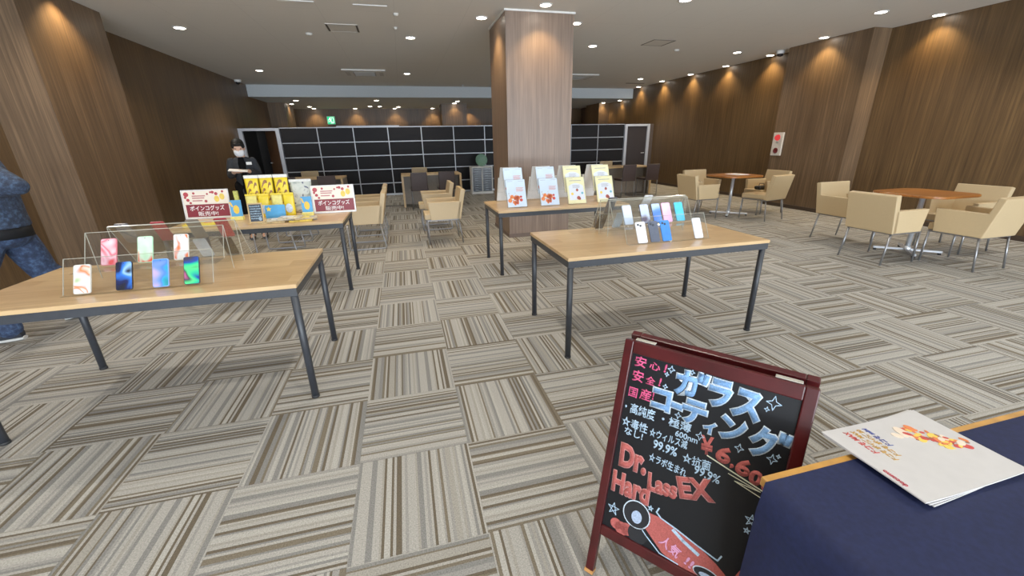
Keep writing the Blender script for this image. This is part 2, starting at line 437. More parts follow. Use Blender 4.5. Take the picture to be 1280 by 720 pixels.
def door(n, x0, x1, ajar, label):
    b = NB(); w = .085
    box(b, x0, x0 + w, YP - .03, YP + .06, 0, 1.81); box(b, x1 - w, x1, YP - .03, YP + .06, 0, 1.81); box(b, x0 + w, x1 - w, YP - .03, YP + .06, 1.75, 1.81)
    d = struct('door_%d' % n, b, plain('door_frame_grey', (176, 180, 190), .4, 0, .02), label, 'door')
    b = NB(); L = x1 - x0 - 2 * w
    Mx = Matrix.Translation((x1 - w, YP + .03, 0)) @ Matrix.Rotation(ajar, 4, 'Z')
    box(b, -L, 0, -.02, .02, .01, 1.745, M=Mx)
    lf = part('leaf', b, plain('door_leaf_%d' % n, (92, 64, 44) if ajar else (40, 32, 30), .4), d)
    b = NB()
    for sgn in (1, -1):
        cone(b, Mx @ Vector((-.07 if not ajar else -L + .07, sgn * .02, .95)), Mx @ Vector((-.07 if not ajar else -L + .07, sgn * .06, .95)), .012)
        cone(b, Mx @ Vector((-.07 if not ajar else -L + .07, sgn * .055, .95)), Mx @ Vector((-.17 if not ajar else -L + .17, sgn * .055, .95)), .009)
    part('handle', b, CHROME, lf)
door(1, -3.565, -2.63, -1.0, 'open door with grey frame at the left end of the partition')
door(2, 7.16, 8.03, 0.0, 'closed dark door with grey frame at the right end of the partition')
b = NB(); box(b, XL, -2.50, 11.0, 11.05, 0, 1.80); box(b, -2.55, -2.50, YP + .06, 11.0, 0, 1.80); box(b, XL, -2.50, YP + .06, 11.05, 1.78, 1.80); box(b, XL + .001, XL + .02, YP + .06, 11.0, 0, 1.78); struct('door_light_block', b, plain('light_block_dark', (30, 24, 20), .8), 'added dark box blocking light behind the open left door', 'wall')  # added box, shuts out light so the door opening stays dark
b = NB(); box(b, 8.03, XR, YP - .02, YP + .05, 0, 1.81); struct('trim_3', b, plain('door_filler', (70, 58, 50), .5), 'narrow filler between the right door and the wall', 'trim')

# ------------------------------------------------------------------ ceiling fittings
def downlight_proto():
    t = thing('ceiling_downlight', 'x', 'downlight', (0, 0, H))
    b = NB(); lathe(b, [(.088, -.004), (.088, .0), (.068, .0), (.068, -.008), (.084, -.008), (.088, -.004)], caps=False); 
    # ring
    part('trim_ring', b, WHITE, t)
    b = NB(); lathe(b, [(.0005, -.0065), (.067, -.0065), (.067, -.003), (.0005, -.003)]); part('lamp_lens', b, LAMP, t)
    return t
DLP = downlight_proto(); first = [True]
def spot(x, y, z, power, ang, col=(1.0, .72, .42), blend=.75, r=.05):
    l = bpy.data.lights.new('downlight_beam', 'SPOT'); l.energy = power; l.spot_size = math.radians(ang); l.spot_blend = blend; l.color = col
    l.shadow_soft_size = r
    o = bpy.data.objects.new('downlight_beam', l); COL.objects.link(o); o.location = (x, y, z - .012)
def downlight(x, y, z, label, power, ang, group, col=(1.0, .92, .80), blend=.7):
    if first[0]:
        o = DLP; first[0] = False; o.location = (x, y, z); o['label'] = label; o['group'] = group
    else: o = dup(DLP, (x, y, z), 0, label, group)
    spot(x, y, z, power, ang, col, blend)
GP, WP = 110.0, 92.0
for x, y, lab in [(-2.5, 4.95, 'ceiling downlight nearer the viewer in the leftmost ceiling row'), (-2.53, 8.6, 'far ceiling downlight in the leftmost row, near the left camera dome'),
                  (.665, 5.02, 'ceiling downlight left of the pillar, between hatch and pillar'), (.665, 8.68, 'ceiling downlight just right of the left air conditioner'),
                  (3.88, 5.13, 'ceiling downlight right of the pillar, second from it'), (3.9, 2.54, 'ceiling downlight at the top edge right of the pillar'),
                  (7.07, 5.22, 'ceiling downlight out from the right wall near the hidden pilaster edge'), (6.99, 2.49, 'large ceiling downlight left of the pair near the right pilaster top'),
                  (7.1, 8.87, 'ceiling downlight out from the far end of the right wall')]:
    downlight(x, y, H, lab, GP, 130, 'general downlights in the hall ceiling')
for x, y, lab in [(1.58, 3.73, 'downlight beside the left face of the pillar'), (2.264, 3.04, 'downlight in front of the pillar face'), (2.98, 3.77, 'downlight beside the right face of the pillar')]:
    downlight(x, y, H, lab, WP, 110, 'downlights washing the pillar', (1, .70, .34))
for i, (x, y) in enumerate([(8.02, 2.44), (7.65, 3.87), (8.03, 5.37), (8.05, 6.66), (8.05, 7.95), (8.05, 9.25), (8.05, 10.55)]):
    downlight(x, y, H, ['downlight washing the right wall in front of the pilaster', 'downlight washing the face of the right pilaster', 'downlight washing the right wall just behind the camera dome', 'third-nearest downlight hugging the right wall',
                        'middle downlight hugging the right wall', 'second from the far end of the downlights hugging the right wall', 'last downlight on the right wall before the dropped ceiling'][i], WP, 110, 'downlights washing the right wall', (1, .69, .30))
for i, (x, y) in enumerate([(-2.59, 12.09), (-.25, 12.02), (2.32, 12.2)]):
    downlight(x, y, HB, ['leftmost large downlight under the dropped ceiling', 'middle large downlight under the dropped ceiling', 'large downlight under the dropped ceiling before the far pillar'][i], 70, 130, 'front row of downlights under the dropped ceiling')
for i, (x, y) in enumerate([(-2.98, 13.3), (-2.64, 14.37), (-.25, 14.3), (-.59, 14.28), (.41, 14.45)]):
    downlight(x, y, HB, ['downlight by the far left pilaster', 'left downlight of the middle row under the dropped ceiling', 'third downlight from the left in the middle row under the dropped ceiling', 'second downlight from the left in the middle row under the dropped ceiling', 'rightmost downlight in the middle row under the dropped ceiling'][i], 40, 120, 'middle row of downlights under the dropped ceiling', (1, .7, .38))
for i, (x, y) in enumerate([(-2.64, 15.2), (-1.19, 15.2), (.27, 15.2), (1.72, 15.2), (3.2, 15.2), (4.7, 15.2), (6.2, 15.2)]):
    if i < 4: downlight(x, y, HB, ['leftmost', 'second from left', 'third from left', 'fourth from left'][i] + ' downlight washing the back wall above the partition', 75, 110, 'downlights washing the back wall', (1, .70, .34))
    else: spot(x, y, HB, 75, 110, (1, .70, .34))
downlight(2.32, 12.98, HB, 'downlight touching the face of the far pillar', 40, 110, 'downlights washing the far pillar', (1, .70, .34))
for x, y, lab in [(7.86, 12.75 - .1, 'downlight at the far right pilaster beyond the beam'), (8.05, 11.75, 'nearer downlight on the far right wall beyond the beam')]:
    downlight(x, y, HB, lab, 45, 110, 'downlights on the far right wall', (1, .70, .34))
for x in (-2.5, .66, 3.88, 7.05):     # the same rows carry on over and behind the viewer
    for y in (0.9, -1.6, -4.6): spot(x, y, H, GP, 130, (1.0, .92, .80), .7)
spot(-2.95, 3.5, H, WP * 1.1, 110, (1, .70, .34)); spot(-.0, 2.5, H, GP, 130, (1, .92, .80)); spot(-2.6, 2.4, H, GP, 130, (1, .92, .80))

def ac_unit(x, y, label):
    t = thing('air_conditioner', label, 'air conditioner', (x, y, H))
    b = NB(); prism(b, rrect(-.48, .48, -.48, .48, .03), -.028, 0); part('fascia', b, OFFWHITE, t)
    b = NB(); prism(b, rrect(-.25, .25, -.25, .25, .02), -.036, -.027)
    for i in range(9): box(b, -.22, .22, -.21 + i * .05, -.19 + i * .05, -.040, -.035)
    part('intake_grille', b, plain('grille_grey', (150, 147, 140), .5), t)
    for a in range(4):
        M = Matrix.Rotation(a * PI / 2, 4, 'Z'); b = NB(); box(b, -.26, .26, -.42, -.33, -.033, -.026, .003, M); part('louver', b, plain('louver_grey', (172, 168, 160), .5), t)
ac_unit(-.3, 8.65, 'ceiling cassette air conditioner left of the pillar'); ac_unit(5.05, 8.7, 'ceiling cassette air conditioner half hidden right of the pillar')
def hatch(x, y, label, dark):
    t = thing('access_hatch', label, 'access hatch', (x, y, H))
    b = NB()
    for a in ((-.215, .215, -.215, -.2), (-.215, .215, .2, .215)): box(b, *a, -.006, 0)
    for a in ((-.215, -.19 if dark else -.2, -.2, .2), (.19 if dark else .2, .215, -.2, .2)): box(b, *a, -.006, 0, mi=1)
    part('frame', b, [OFFWHITE if dark else plain('hatch_frame', (96, 92, 86), .5), plain('hatch_slot', (70, 62, 52), .6)], t)
    b = NB(); box(b, -.188, .188, -.198, .198, -.004, 0); part('cover', b, plain('hatch_cover', (196, 191, 180), .8, 0, .02), t)
hatch(-.3, 4.59, 'square access hatch with dark side slots, left of the pillar', True); hatch(4.94, 4.71, 'square access hatch with thin dark outline, right of the pillar', False)
for x, y, lab in [(-.68, 3.43, 'left slim air slot at the top of the ceiling'), (.15, 3.45, 'right slim air slot at the top of the ceiling')]:
    b = NB(); box(b, x - .2, x + .2, y - .02, y + .02, H - .008, H, .002); tag(part('air_slot', b, WHITE), lab, 'air vent', 'slim air slots')
for x, y, r, lab in [(-.83, 4.99, .05, 'small round smoke detector left of the access hatch'), (5.65, 5.18, .05, 'small round smoke detector right of the right access hatch'), (.45, 3.73, .035, 'tiny round sensor on the ceiling, nearer of two'), (.44, 4.42, .025, 'tiny round sensor on the ceiling, farther of two')]:
    b = NB(); lathe(b, [(r, -.001), (r, -.012), (r * .7, -.028), (r * .2, -.032)], (x, y, H)); tag(part('smoke_detector', b, OFFWHITE), lab, 'smoke detector')
t = thing('fire_sprinkler', 'small sprinkler head on the ceiling before the beam, left of the pillar', 'sprinkler', (2.3, 10.6, H))
b = NB(); lathe(b, [(.035, 0), (.035, -.008), (.012, -.01), (.012, -.05)]); part('body', b, CHROME, t)
b = NB(); lathe(b, [(.03, -.052), (.03, -.055), (.005, -.057)]); part('deflector', b, CHROME, t)
t = thing('ceiling_speaker', 'dark slim ceiling grille strip near the far right wall', 'vent', (7.5, 9.75, H)); b = NB(); box(b, -.35, .25, -.04, .04, -.01, 0, .003); part('grille', b, plain('dark_grille', (96, 92, 86), .6), t)
def dome(x, y, label):
    t = thing('security_camera', label, 'camera', (x, y, H))
    b = NB(); lathe(b, [(.075, 0), (.075, -.045), (.065, -.055), (.02, -.056)]); part('housing', b, WHITE, t)
    b = NB()
    rings = [(.055 * math.cos(a), -.056 - .055 * math.sin(a)) for a in [i * PI / 12 for i in range(6)]] + [(.004, -.111)]
    lathe(b, rings); part('dome', b, BLACK, t)
dome(-3.47, 10.15, 'white dome security camera at the left end of the beam'); dome(7.88 - .02, 4.5 + .45, 'white dome security camera beside the right pilaster')
# exit sign (green running figure pictogram)
t = thing('exit_sign', 'green illuminated emergency exit sign above the partition', 'sign', (-2.13, YB - .0, 2.265))
b = NB(); box(b, -.14, .14, -.05, 0, -.14, .14, .005); part('housing', b, WHITE, t)
b = NB(); box(b, -.13, .13, -.054, -.05, -.13, .13); part('sign_face', b, emit('exit_green', (30, 190, 120), 1.6), t)
b = NB(); M = Matrix.Translation((0, -.0545, 0)) @ Matrix.Rotation(PI / 2, 4, 'X')
prism(b, [(-.02, -.1), (.1, -.1), (.1, .1), (-.02, .1), (-.02, .085), (.08, .085), (.08, -.085), (-.02, -.085)], 0, .001, M)
prism(b, [(-.04 + .022 * math.cos(i * PI / 6), .07 + .022 * math.sin(i * PI / 6)) for i in range(12)], 0, .001, M)
strip(b, [(-.04, .04), (-.01, -.02)], .04, M); strip(b, [(-.01, -.02), (.03, -.05), (.02, -.1)], .018, M); strip(b, [(-.01, -.02), (-.05, -.05), (-.1, -.05)], .018, M); strip(b, [(-.04, .035), (-.09, .02), (-.1, -.01)], .014, M); strip(b, [(-.035, .035), (.01, .03), (.03, .05)], .014, M)
part('running_figure', b, emit('exit_white', (235, 255, 245), 1.8), t)

# fire alarm panel on the side face of the right pilaster
t = thing('fire_alarm_panel', 'white fire alarm plate with red lamp and red push button on the right pilaster', 'fire alarm', (7.79, 4.53, 1.0))
b = NB(); box(b, -.03, 0, -.115, .115, 0, .44, .004); part('plate', b, plain('alarm_plate', (214, 204, 188), .5), t)
b = NB(); M = Matrix.Translation((-.03, 0, .345)) @ Matrix.Rotation(-PI / 2, 4, 'Y'); lathe_b = NB(); lathe(lathe_b, [(.058, 0), (.056, .02), (.04, .045), (.01, .055)]); merge(b, lathe_b, M)
part('red_lamp', b, emit('red_lamp', (235, 60, 60), 0.9), t)
b = NB(); M = Matrix.Translation((-.03, 0, .095)) @ Matrix.Rotation(-PI / 2, 4, 'Y'); lb = NB(); lathe(lb, [(.055, 0), (.055, .012), (.04, .014), (.04, .005), (.005, .005)]); merge(b, lb, M)
part('push_button', b, plain('dark_red', (96, 20, 22), .4), t)
b = NB(); box(b, -.033, -.03, -.03, .03, .235, .262); part('name_strip', b, plain('alarm_strip', (150, 158, 140), .5), t)

# ------------------------------------------------------------------ display tables
def make_table():
    t = thing('display_table', 'x', 'table')
    W, D, z = .745, .395, .70
    b = NB(); box(b, -W - .005, W + .005, -D - .005, D + .005, z - .022, z, .003); part('tabletop', b, OAK, t)
    b = NB()
    for a in ((-W, W, -D, -D + .02), (-W, W, D - .02, D), (-W, -W + .02, -D + .02, D - .02), (W - .02, W, -D + .02, D - .02)): box(b, *a, z - .066, z - .022)
    part('apron_frame', b, BLACKSTEEL, t)
    for sx in (-1, 1):
        for sy in (-1, 1):
            b = NB(); x, y = sx * (W - .022), sy * (D - .022)
            cone(b, (x, y, .012), (x, y, z - .022), .02, .02, 18)
            l = part('leg', b, BLACKSTEEL, t); b = NB(); cone(b, (x, y, 0), (x, y, .014), .022, .022, 18); part('foot_cap', b, RUBBER, l)
    return t
TB = make_table(); TG = 'oak and black steel display tables'
TB.location = (2.0, .015, 0); TB['label'] = 'oak topped display table with the phone stand of blue and pink phones, right front'; TB['group'] = TG
dup(TB, (1.99, 1.897, 0), 0, 'oak topped display table carrying brochure stands in front of the pillar', TG)
dup(TB, (-1.02, .005, 0), 0, 'oak topped display table at the left front with colourful phones', TG)
dup(TB, (-1.02, 1.9, 0), 0, 'oak topped display table with yellow goods and red signs, left rear', TG)
TZ = .70

# ------------------------------------------------------------------ armchairs
def chair_parts(t, style, mat=BEIGE):
    # faces +X; seat z .36-.43, arms to .60, back to .76
    b = NB(); box(b, -.2, .255, -.2, .2, .355, .432, .012); part('seat', b, mat, t)
    b = NB()
    Mb = Matrix.Translation((-.215, 0, .355)) @ Matrix.Rotation(-.20, 4, 'Y')
    box(b, -.032, .032, -.255, .255, 0, .415, .008, Mb); part('backrest', b, mat, t)
    for s in ((-1, 1) if style != 'armless' else ()):
        b = NB(); y0, y1 = (.2, .255) if s > 0 else (-.255, -.2)
        pts = [(-.235, .355), (.17, .355), (.2, .60), (-.27, .60)]
        prism(b, pts, y0, y1, Matrix(((1, 0, 0, 0), (0, 0, 1, 0), (0, 1, 0, 0), (0, 0, 0, 1))), .006); part('armrest', b, mat, t)
    lm = STEELGREY
    if style != 'sled':
        for sx in (1, -1):
            for sy in (1, -1):
                b = NB(); top = (sx * .215, sy * .225, .352); bot = (.215 if sx > 0 else -.265, sy * .235, 0)
                cone(b, bot, top, .010, .011, 10); part('leg', b, lm, t)
        b = NB()
        for sy in (1, -1): box(b, -.22, .22, sy * .225 - .01, sy * .225 + .01, .338, .356)
        for sx in (-.215, .215): box(b, sx - .01, sx + .01, -.225, .225, .338, .356)
        part('under_frame', b, lm, t)
    else:
        for sy in (1, -1):
            b = NB(); y = sy * .235
            tube(b, [(.215, y, .35), (.215, y, .03), (.205, y, .011), (-.25, y, .011), (-.262, y, .03), (-.215, y, .35)], .010, 8); part('sled_leg', b, lm, t)
        b = NB()
        for sx in (-.215, .215): cone(b, (sx, -.235, .345), (sx, .235, .345), .009, .009, 8)
        part('under_frame', b, lm, t)
PROT = {}
def armchair(style, loc, rz, label, group):
    key = 'chair_' + style
    if key not in PROT:
        t = thing('armchair', label, 'chair', loc, rz, group); chair_parts(t, style); PROT[key] = t; return t
    return dup(PROT[key], loc, rz, label, group)
PROT = {}
g1 = 'beige armchairs round the right lounge table'
armchair('legs', (5.615, .795, 0), 0, 'beige armchair with its back to the viewer, left side of the nearest round lounge table', g1)
armchair('legs', (6.12, 1.60, 0), -PI / 2, 'beige armchair on the far side of the nearest lounge table, before the pilaster', g1)
armchair('legs', (6.20, .36, 0), PI / 2, 'beige armchair at the right edge with reclined back towards the viewer', g1)
armchair('legs', (6.88, .85, 0), PI, 'beige armchair against the right wall side of the near lounge table, facing left', g1)
g2 = 'beige armchairs round the far lounge table'
armchair('legs', (5.47, 3.78, 0), 0, 'beige armchair left of the far lounge table, back to the left', g2)
armchair('legs', (6.06, 4.45, 0), -PI / 2, 'beige armchair behind the far lounge table, farthest of its four', g2)
armchair('legs', (6.95, 3.86, 0), PI, 'beige armchair with a black bag on its seat, right of the far lounge table', g2)
armchair('armless', (6.40, 3.31, 0), PI / 2 + .2, 'beige armless chair at the near right of the far lounge table', g2)
g3 = 'beige waiting armchairs in rows before the partition'
armchair('legs', (.815, 3.43, 0), PI, 'nearer beige armchair of the pair just left of the pillar', g3)
armchair('sled', (.785, 4.48, 0), PI, 'farther beige armchair of the pair just left of the pillar', g3)
armchair('sled', (-.26, 3.43, 0), PI, 'beige armchair behind the right red sign of the goods table', g3)
armchair('sled', (-.27, 4.36, 0), PI, 'beige armchair farther back behind the goods table right end', g3)
armchair('sled', (-1.40, 3.43, 0), PI, 'beige armchair hidden behind the goods table with only its wire legs showing', g3)
armchair('sled', (-1.37, 4.30, 0), PI, 'second hidden beige armchair farther behind the goods table, sled legs showing', g3)

def lounge_table(loc, rz, label):
    t = thing('round_corner_table', label, 'table', loc, rz, 'cherry lounge tables on chrome pedestals')
    b = NB(); prism(b, rrect(-.38, .38, -.38, .38, .17, 8), .695, .722, None, .008); part('tabletop', b, CHERRY, t)
    b = NB(); cone(b, (0, 0, .06), (0, 0, .695), .026, .026, 20); lathe(b, [(.09, .683), (.09, .695), (.02, .695)]); part('column', b, CHROME, t)
    b = NB(); lathe(b, [(.04, .03), (.045, .05), (.03, .075), (.026, .08)])
    part('hub', b, CHROME, t)
    for a in range(4):
        an = PI / 4 + a * PI / 2; c, s = math.cos(an), math.sin(an)
        M = Matrix.Rotation(an, 4, 'Z'); b = NB(); box(b, .02, .32, -.02, .02, .022, .048, .006, M); l = part('base_arm', b, CHROME, t)
        b = NB(); cone(b, (.30 * c, .30 * s, 0), (.30 * c, .30 * s, .024), .018, .016, 12); part('glide_foot', b, RUBBER, l)
    return t
lounge_table((6.23, .88, 0), 0, 'cherry topped lounge table on chrome pedestal, nearest on the right'); lounge_table((6.19, 3.82, 0), 0, 'cherry topped lounge table on chrome pedestal farther back by the right wall')
b = NB(); box(b, 6.18, 6.45, 3.72, 4.05, .7225, .7245); tag(part('paper_menu', b, PAPER), 'white sheet of paper lying on the far lounge table', 'paper')
t = thing('handbag', 'small black bag lying on the armchair seat right of the far lounge table', 'bag', (6.83, 3.80, .4325))
b = NB(); box(b, -.1, .1, -.07, .07, 0, .07, .025); part('bag_body', b, BLACK, t)
b = NB(); tube(b, [(-.06, 0, .06), (-.05, 0, .11), (.05, 0, .11), (.06, 0, .06)], .007, 8); part('strap', b, BLACK, t)

# ------------------------------------------------------------------ consultation booths by the partition
def desk(cx, label):
    t = thing('booth_desk', label, 'desk', (cx, 7.45, 0), 0, 'curved consultation desks along the partition')
    # top with a concave front edge
    n = 12; W = .67
    pts = [(-W + 2 * W * i / n, -.40 + .14 * math.sin(PI * i / n)) for i in range(n + 1)] + [(W, .35), (-W, .35)]
    b = NB(); prism(b, pts, .68, .712); part('desk_top', b, DESKWOOD, t)
    for s in (-1, 1):
        b = NB(); box(b, s * (W - .02) - .02, s * (W - .02) + .02, -.38, .33, 0, .68); part('side_panel', b, GREYWOOD, t)
        b = NB(); box(b, s * (W - .02) - .022, s * (W - .02) + .022, -.392, -.38, 0, .70); part('edge_strip', b, DESKWOOD, t)
    b = NB(); box(b, -W + .04, W - .04, -.06, -.03, .03, .68); part('modesty_panel', b, GREYWOOD, t)
for cx, lab in [(-1.62, 'booth desk at the left in front of the partition, mostly behind the goods table'), (.95, 'booth desk in the centre, left of the pillar'), (5.9, 'booth desk at the right behind the brochures')]: desk(cx, lab)
def visitor_chair():
    t = thing('visitor_chair', 'x', 'chair')
    b = NB(); box(b, -.19, .19, -.2, .2, .40, .45, .015); part('seat', b, DARKBROWN, t)
    b = NB(); M = Matrix.Translation((0, -.2, .40)) @ Matrix.Rotation(.09, 4, 'X'); box(b, -.175, .175, -.02, .02, 0, .39, .012, M); part('backrest', b, DARKBROWN, t)
    for s in (-1, 1):
        b = NB(); tube(b, [(s * .17, -.19, .41), (s * .17, -.2, .02), (s * .17, .2, .012), (s * .17, .18, .40)], .011, 8); part('sled_leg', b, STEELGREY, t)
    return t
vc = visitor_chair(); vg = 'dark brown visitor chairs at the booth desks'
spots_v = [(.645, 6.85, 'left dark brown visitor chair at the central booth desk'), (1.24, 6.85, 'right dark brown visitor chair at the central booth desk'), (5.68, 6.85, 'left dark brown visitor chair at the right booth desk'), (6.32, 6.85, 'right dark brown visitor chair at the right booth desk'),
           (-1.95, 6.85, 'left dark brown visitor chair at the left booth desk'), (-1.2, 6.85, 'right dark brown visitor chair at the left booth desk')]
for i, (x, y, lab) in enumerate(spots_v):
    if i == 0: vc.location = (x, y, 0); vc['label'] = lab; vc['group'] = vg
    else: dup(vc, (x, y, 0), 0, lab, vg)
def staff_chair():
    t = thing('staff_chair', 'x', 'chair')
    b = NB(); box(b, -.22, .22, -.22, .22, .42, .48, .02); part('seat', b, BEIGE, t)
    b = NB(); box(b, -.19, .19, .19, .235, .46, .80, .015); part('backrest', b, BEIGE, t)
    b = NB(); cone(b, (0, 0, .07), (0, 0, .42), .025); part('gas_column', b, STEELGREY, t)
    for k in range(5):
        a = k * 2 * PI / 5; b = NB(); cone(b, (0, 0, .08), (.27 * math.cos(a), .27 * math.sin(a), .055), .02, .014, 10); l = part('base_leg', b, STEELGREY, t)
        b = NB(); ball(b, (.27 * math.cos(a), .27 * math.sin(a), .026), .026, None, 10, 8); part('caster', b, RUBBER, l)
    return t
sc_ = staff_chair()
for i, (x, lab) in enumerate([(.735, 'beige staff chair behind the central booth desk'), (-1.83, 'beige staff chair behind the left booth desk'), (5.91, 'beige staff chair behind the right booth desk')]):
    if i == 0: sc_.location = (x, 8.12, 0); sc_['label'] = lab; sc_['group'] = 'beige staff chairs behind the booth desks'
    else: dup(sc_, (x, 8.12, 0), 0, lab, 'beige staff chairs behind the booth desks')
# document cabinet with tray drawers
t = thing('document_cabinet', 'white document cabinet with two columns of dark tray drawers left of the pillar', 'cabinet', (2.46, 9.12, 0))
b = NB()
for x in (-.295, -.012, .271): box(b, x, x + .024, -.17, .17, .03, .72)
box(b, -.30, .30, -.175, .175, .70, .735, .004); box(b, -.30, .30, -.175, .175, 0, .06); box(b, -.27, .27, .15, .17, .06, .70)
part('cabinet_body', b, OFFWHITE, t)
for cx in (-.1415, .1415):
    for k in range(10):
        z = .068 + k * .0632; b = NB(); box(b, cx - .126, cx + .126, -.165, .14, z, z + .056, .003); d = part('drawer', b, plain('drawer_smoke', (44, 52, 62), .25), t)
        b = NB(); box(b, cx - .06, cx + .02, -.172, -.164, z + .034, z + .046); part('handle', b, plain('drawer_label', (150, 160, 168), .4), d)
t = thing('round_tray', 'round green disc standing on the document cabinet against the partition', 'tray', (2.50, 9.20, .735))
b = NB(); lb = NB(); lathe(lb, [(.165, -.012), (.165, .012), (.15, .016), (.14, .008), (.004, .006)], seg=40); M = Matrix.Translation((0, .0, .163)) @ Matrix.Rotation(PI / 2 - .1, 4, 'X'); merge(b, lb, M)
part('disc', b, plain('green_disc', (92, 130, 104), .5, 0, .15, 25), t)

# ------------------------------------------------------------------ acrylic panels helper: clear faces + pale edges
def panel(bm, W0, W1, yz0, yz1, th=.003, edge=.0016):
    """leaning pane between (y,z) yz0 and yz1, x from W0 to W1; material 0 clear, 1 pale edge"""
    (ya, za), (yb, zb) = yz0, yz1
    d = Vector((0, yb - ya, zb - za)); L = d.length; d.normalize(); n = Vector((0, -d.z, d.y)); X = Vector((1, 0, 0))
    M = Matrix(((1, 0, 0, 0), (0, n.y, d.y, ya), (0, n.z, d.z, za), (0, 0, 0, 1)))
    box(bm, W0, W1, -th / 2, th / 2, 0, L, 0, M)
    for a in ((W0 - edge / 2, W0 + edge / 2, 0, L), (W1 - edge / 2, W1 + edge / 2, 0, L), (W0, W1, L - edge / 2, L + edge / 2)):
        box(bm, a[0], a[1], -th / 2 - .0006, th / 2 + .0006, a[2], a[3], 0, M, mi=1)

LEAN = math.atan2(.10, .195)
def phone_stand(loc, rz, W, label):
    t = thing('acrylic_phone_stand', label, 'display stand', loc, rz, 'clear acrylic phone stands')
    b = NB(); panel(b, 0, W, (.0, .003), (.085, .166)); part('lower_panel', b, [CLEAR, EDGE], t)
    b = NB(); panel(b, 0, W, (.195, .085), (.288, .258)); part('upper_panel', b, [CLEAR, EDGE], t)
    b = NB(); box(b, 0, W, -.022, 0, 0, .003); box(b, 0, W, -.024, -.0225, 0, .008); part('lower_ledge', b, [CLEAR, EDGE], t)
    b = NB(); box(b, 0, W, .085, .197, .084, .088); part('upper_ledge', b, [CLEAR, EDGE], t)
    b = NB(); panel(b, 0, W, (.290, .0), (.2905, .258)); part('rear_panel', b, [CLEAR, EDGE], t)
    return t
def tall_stand(loc, rz, W, label):
    t = thing('acrylic_phone_stand', label, 'display stand', loc, rz, 'clear acrylic phone stands')
    b = NB(); panel(b, 0, W, (.0, .003), (.152, .258)); part('display_panel', b, [CLEAR, EDGE], t)
    b = NB(); box(b, 0, W, -.02, 0, 0, .003); part('lower_ledge', b, [CLEAR, EDGE], t)
    b = NB(); box(b, 0, W, .06, .09, .134, .137); part('upper_ledge', b, [CLEAR, EDGE], t)
    b = NB(); panel(b, 0, W, (.156, .0), (.1561, .256)); part('rear_panel', b, [CLEAR, EDGE], t)
    return t

PHW, PHH = .072, .148
def phone(loc, lean, label, body, screen, back=False, cams=0, rz=0.0, w=PHW, h=PHH, group=None, split=None):
    """phone leaning back: base centre at loc, showing its screen (or its back) towards -Y"""
    t = thing('smartphone', label, 'phone', loc, rz, group)
    M = Matrix.Rotation(-lean, 4, 'X') @ Matrix.Rotation(PI / 2, 4, 'X')        # local x right, y up the phone, z towards viewer
    b = NB(); prism(b, rrect(-w / 2, w / 2, 0, h, .010), .0, .008, M, .0012); part('body', b, body, t)
    if not back:
        b = NB(); prism(b, rrect(-w / 2 + .003, w / 2 - .003, .003, h - .003, .008), .008, .0086, M); part('screen', b, screen, t)
        b = NB(); cone(b, M @ Vector((0, h - .010, .0084)), M @ Vector((0, h - .010, .0089)), .0024, .0024, 10); part('front_camera', b, BLACK, t)
    elif split is not None:
        b = NB(); prism(b, rrect(-w / 2 + .002, w / 2 - .002, h * .5, h - .002, .008), .008, .0086, M); part('upper_cover', b, split, t)
    for k in range(cams):
        cx, cy = [(-w / 2 + .018, h - .020), (-w / 2 + .036, h - .028), (-w / 2 + .018, h - .040)][k]
        b = NB(); cone(b, M @ Vector((cx, cy, .008)), M @ Vector((cx, cy, .0105)), .0085, .008, 14); l = part('camera_lens', b, BLACK, t)
        b = NB(); cone(b, M @ Vector((cx, cy, .0105)), M @ Vector((cx, cy, .011)), .004, .004, 10); part('lens_glass', b, plain('lens_glass', (70, 78, 96), .05), l)
    return t

# ---- left front table: stands and phones
FY = -.235
phone_stand((-1.36, FY, TZ), 0, .655, 'clear acrylic two step phone stand on the left front table, nearer the viewer')
tall_stand((-.705, .386, TZ), PI, .655, 'clear acrylic phone stand facing away at the back of the left front table')
S_leaf = swirl('screen_leaf', [(.3, (120, 170, 80)), (.42, (225, 222, 205)), (.52, (205, 225, 232)), (.6, (236, 120, 60)), (.68, (240, 235, 225))], 12.1, 1, .12, .6)
S_blue = swirl('screen_darkblue', [(.3, (8, 10, 22)), (.45, (12, 22, 70)), (.55, (40, 110, 225)), (.62, (140, 190, 245)), (.7, (10, 14, 34))], 9.9, 2, .12, .6)
S_teal = swirl('screen_teal', [(.3, (20, 120, 120)), (.45, (40, 150, 190)), (.52, (70, 120, 230)), (.6, (110, 140, 240)), (.7, (190, 160, 230))], 7.7, 3, .12, .6)
S_green = swirl('screen_green', [(.3, (46, 46, 66)), (.42, (20, 60, 150)), (.5, (30, 190, 130)), (.56, (70, 210, 120)), (.63, (50, 50, 66)), (.72, (200, 90, 140))], 8.8, 5, .12, .6)
S_red = swirl('screen_red', [(.3, (240, 100, 60)), (.42, (220, 60, 70)), (.52, (240, 190, 205)), (.6, (225, 90, 110)), (.7, (245, 225, 230))], 9.9, 6, .12, .6)
S_melon = swirl('screen_melon', [(.3, (120, 190, 110)), (.45, (190, 232, 190)), (.55, (205, 236, 205)), (.6, (225, 70, 50)), (.68, (235, 110, 70)), (.72, (90, 150, 60))], 11, 7, .12, .6)
S_peach = swirl('screen_peach', [(.3, (226, 190, 130)), (.45, (238, 230, 220)), (.55, (232, 236, 235)), (.6, (236, 110, 60)), (.7, (240, 150, 100))], 11, 8, .12, .6)
G1 = 'phones on the left front table'
lowy, upy = FY - .012, FY + .212
ll = math.atan2(.085, .163); ul = math.atan2(.105, .195)
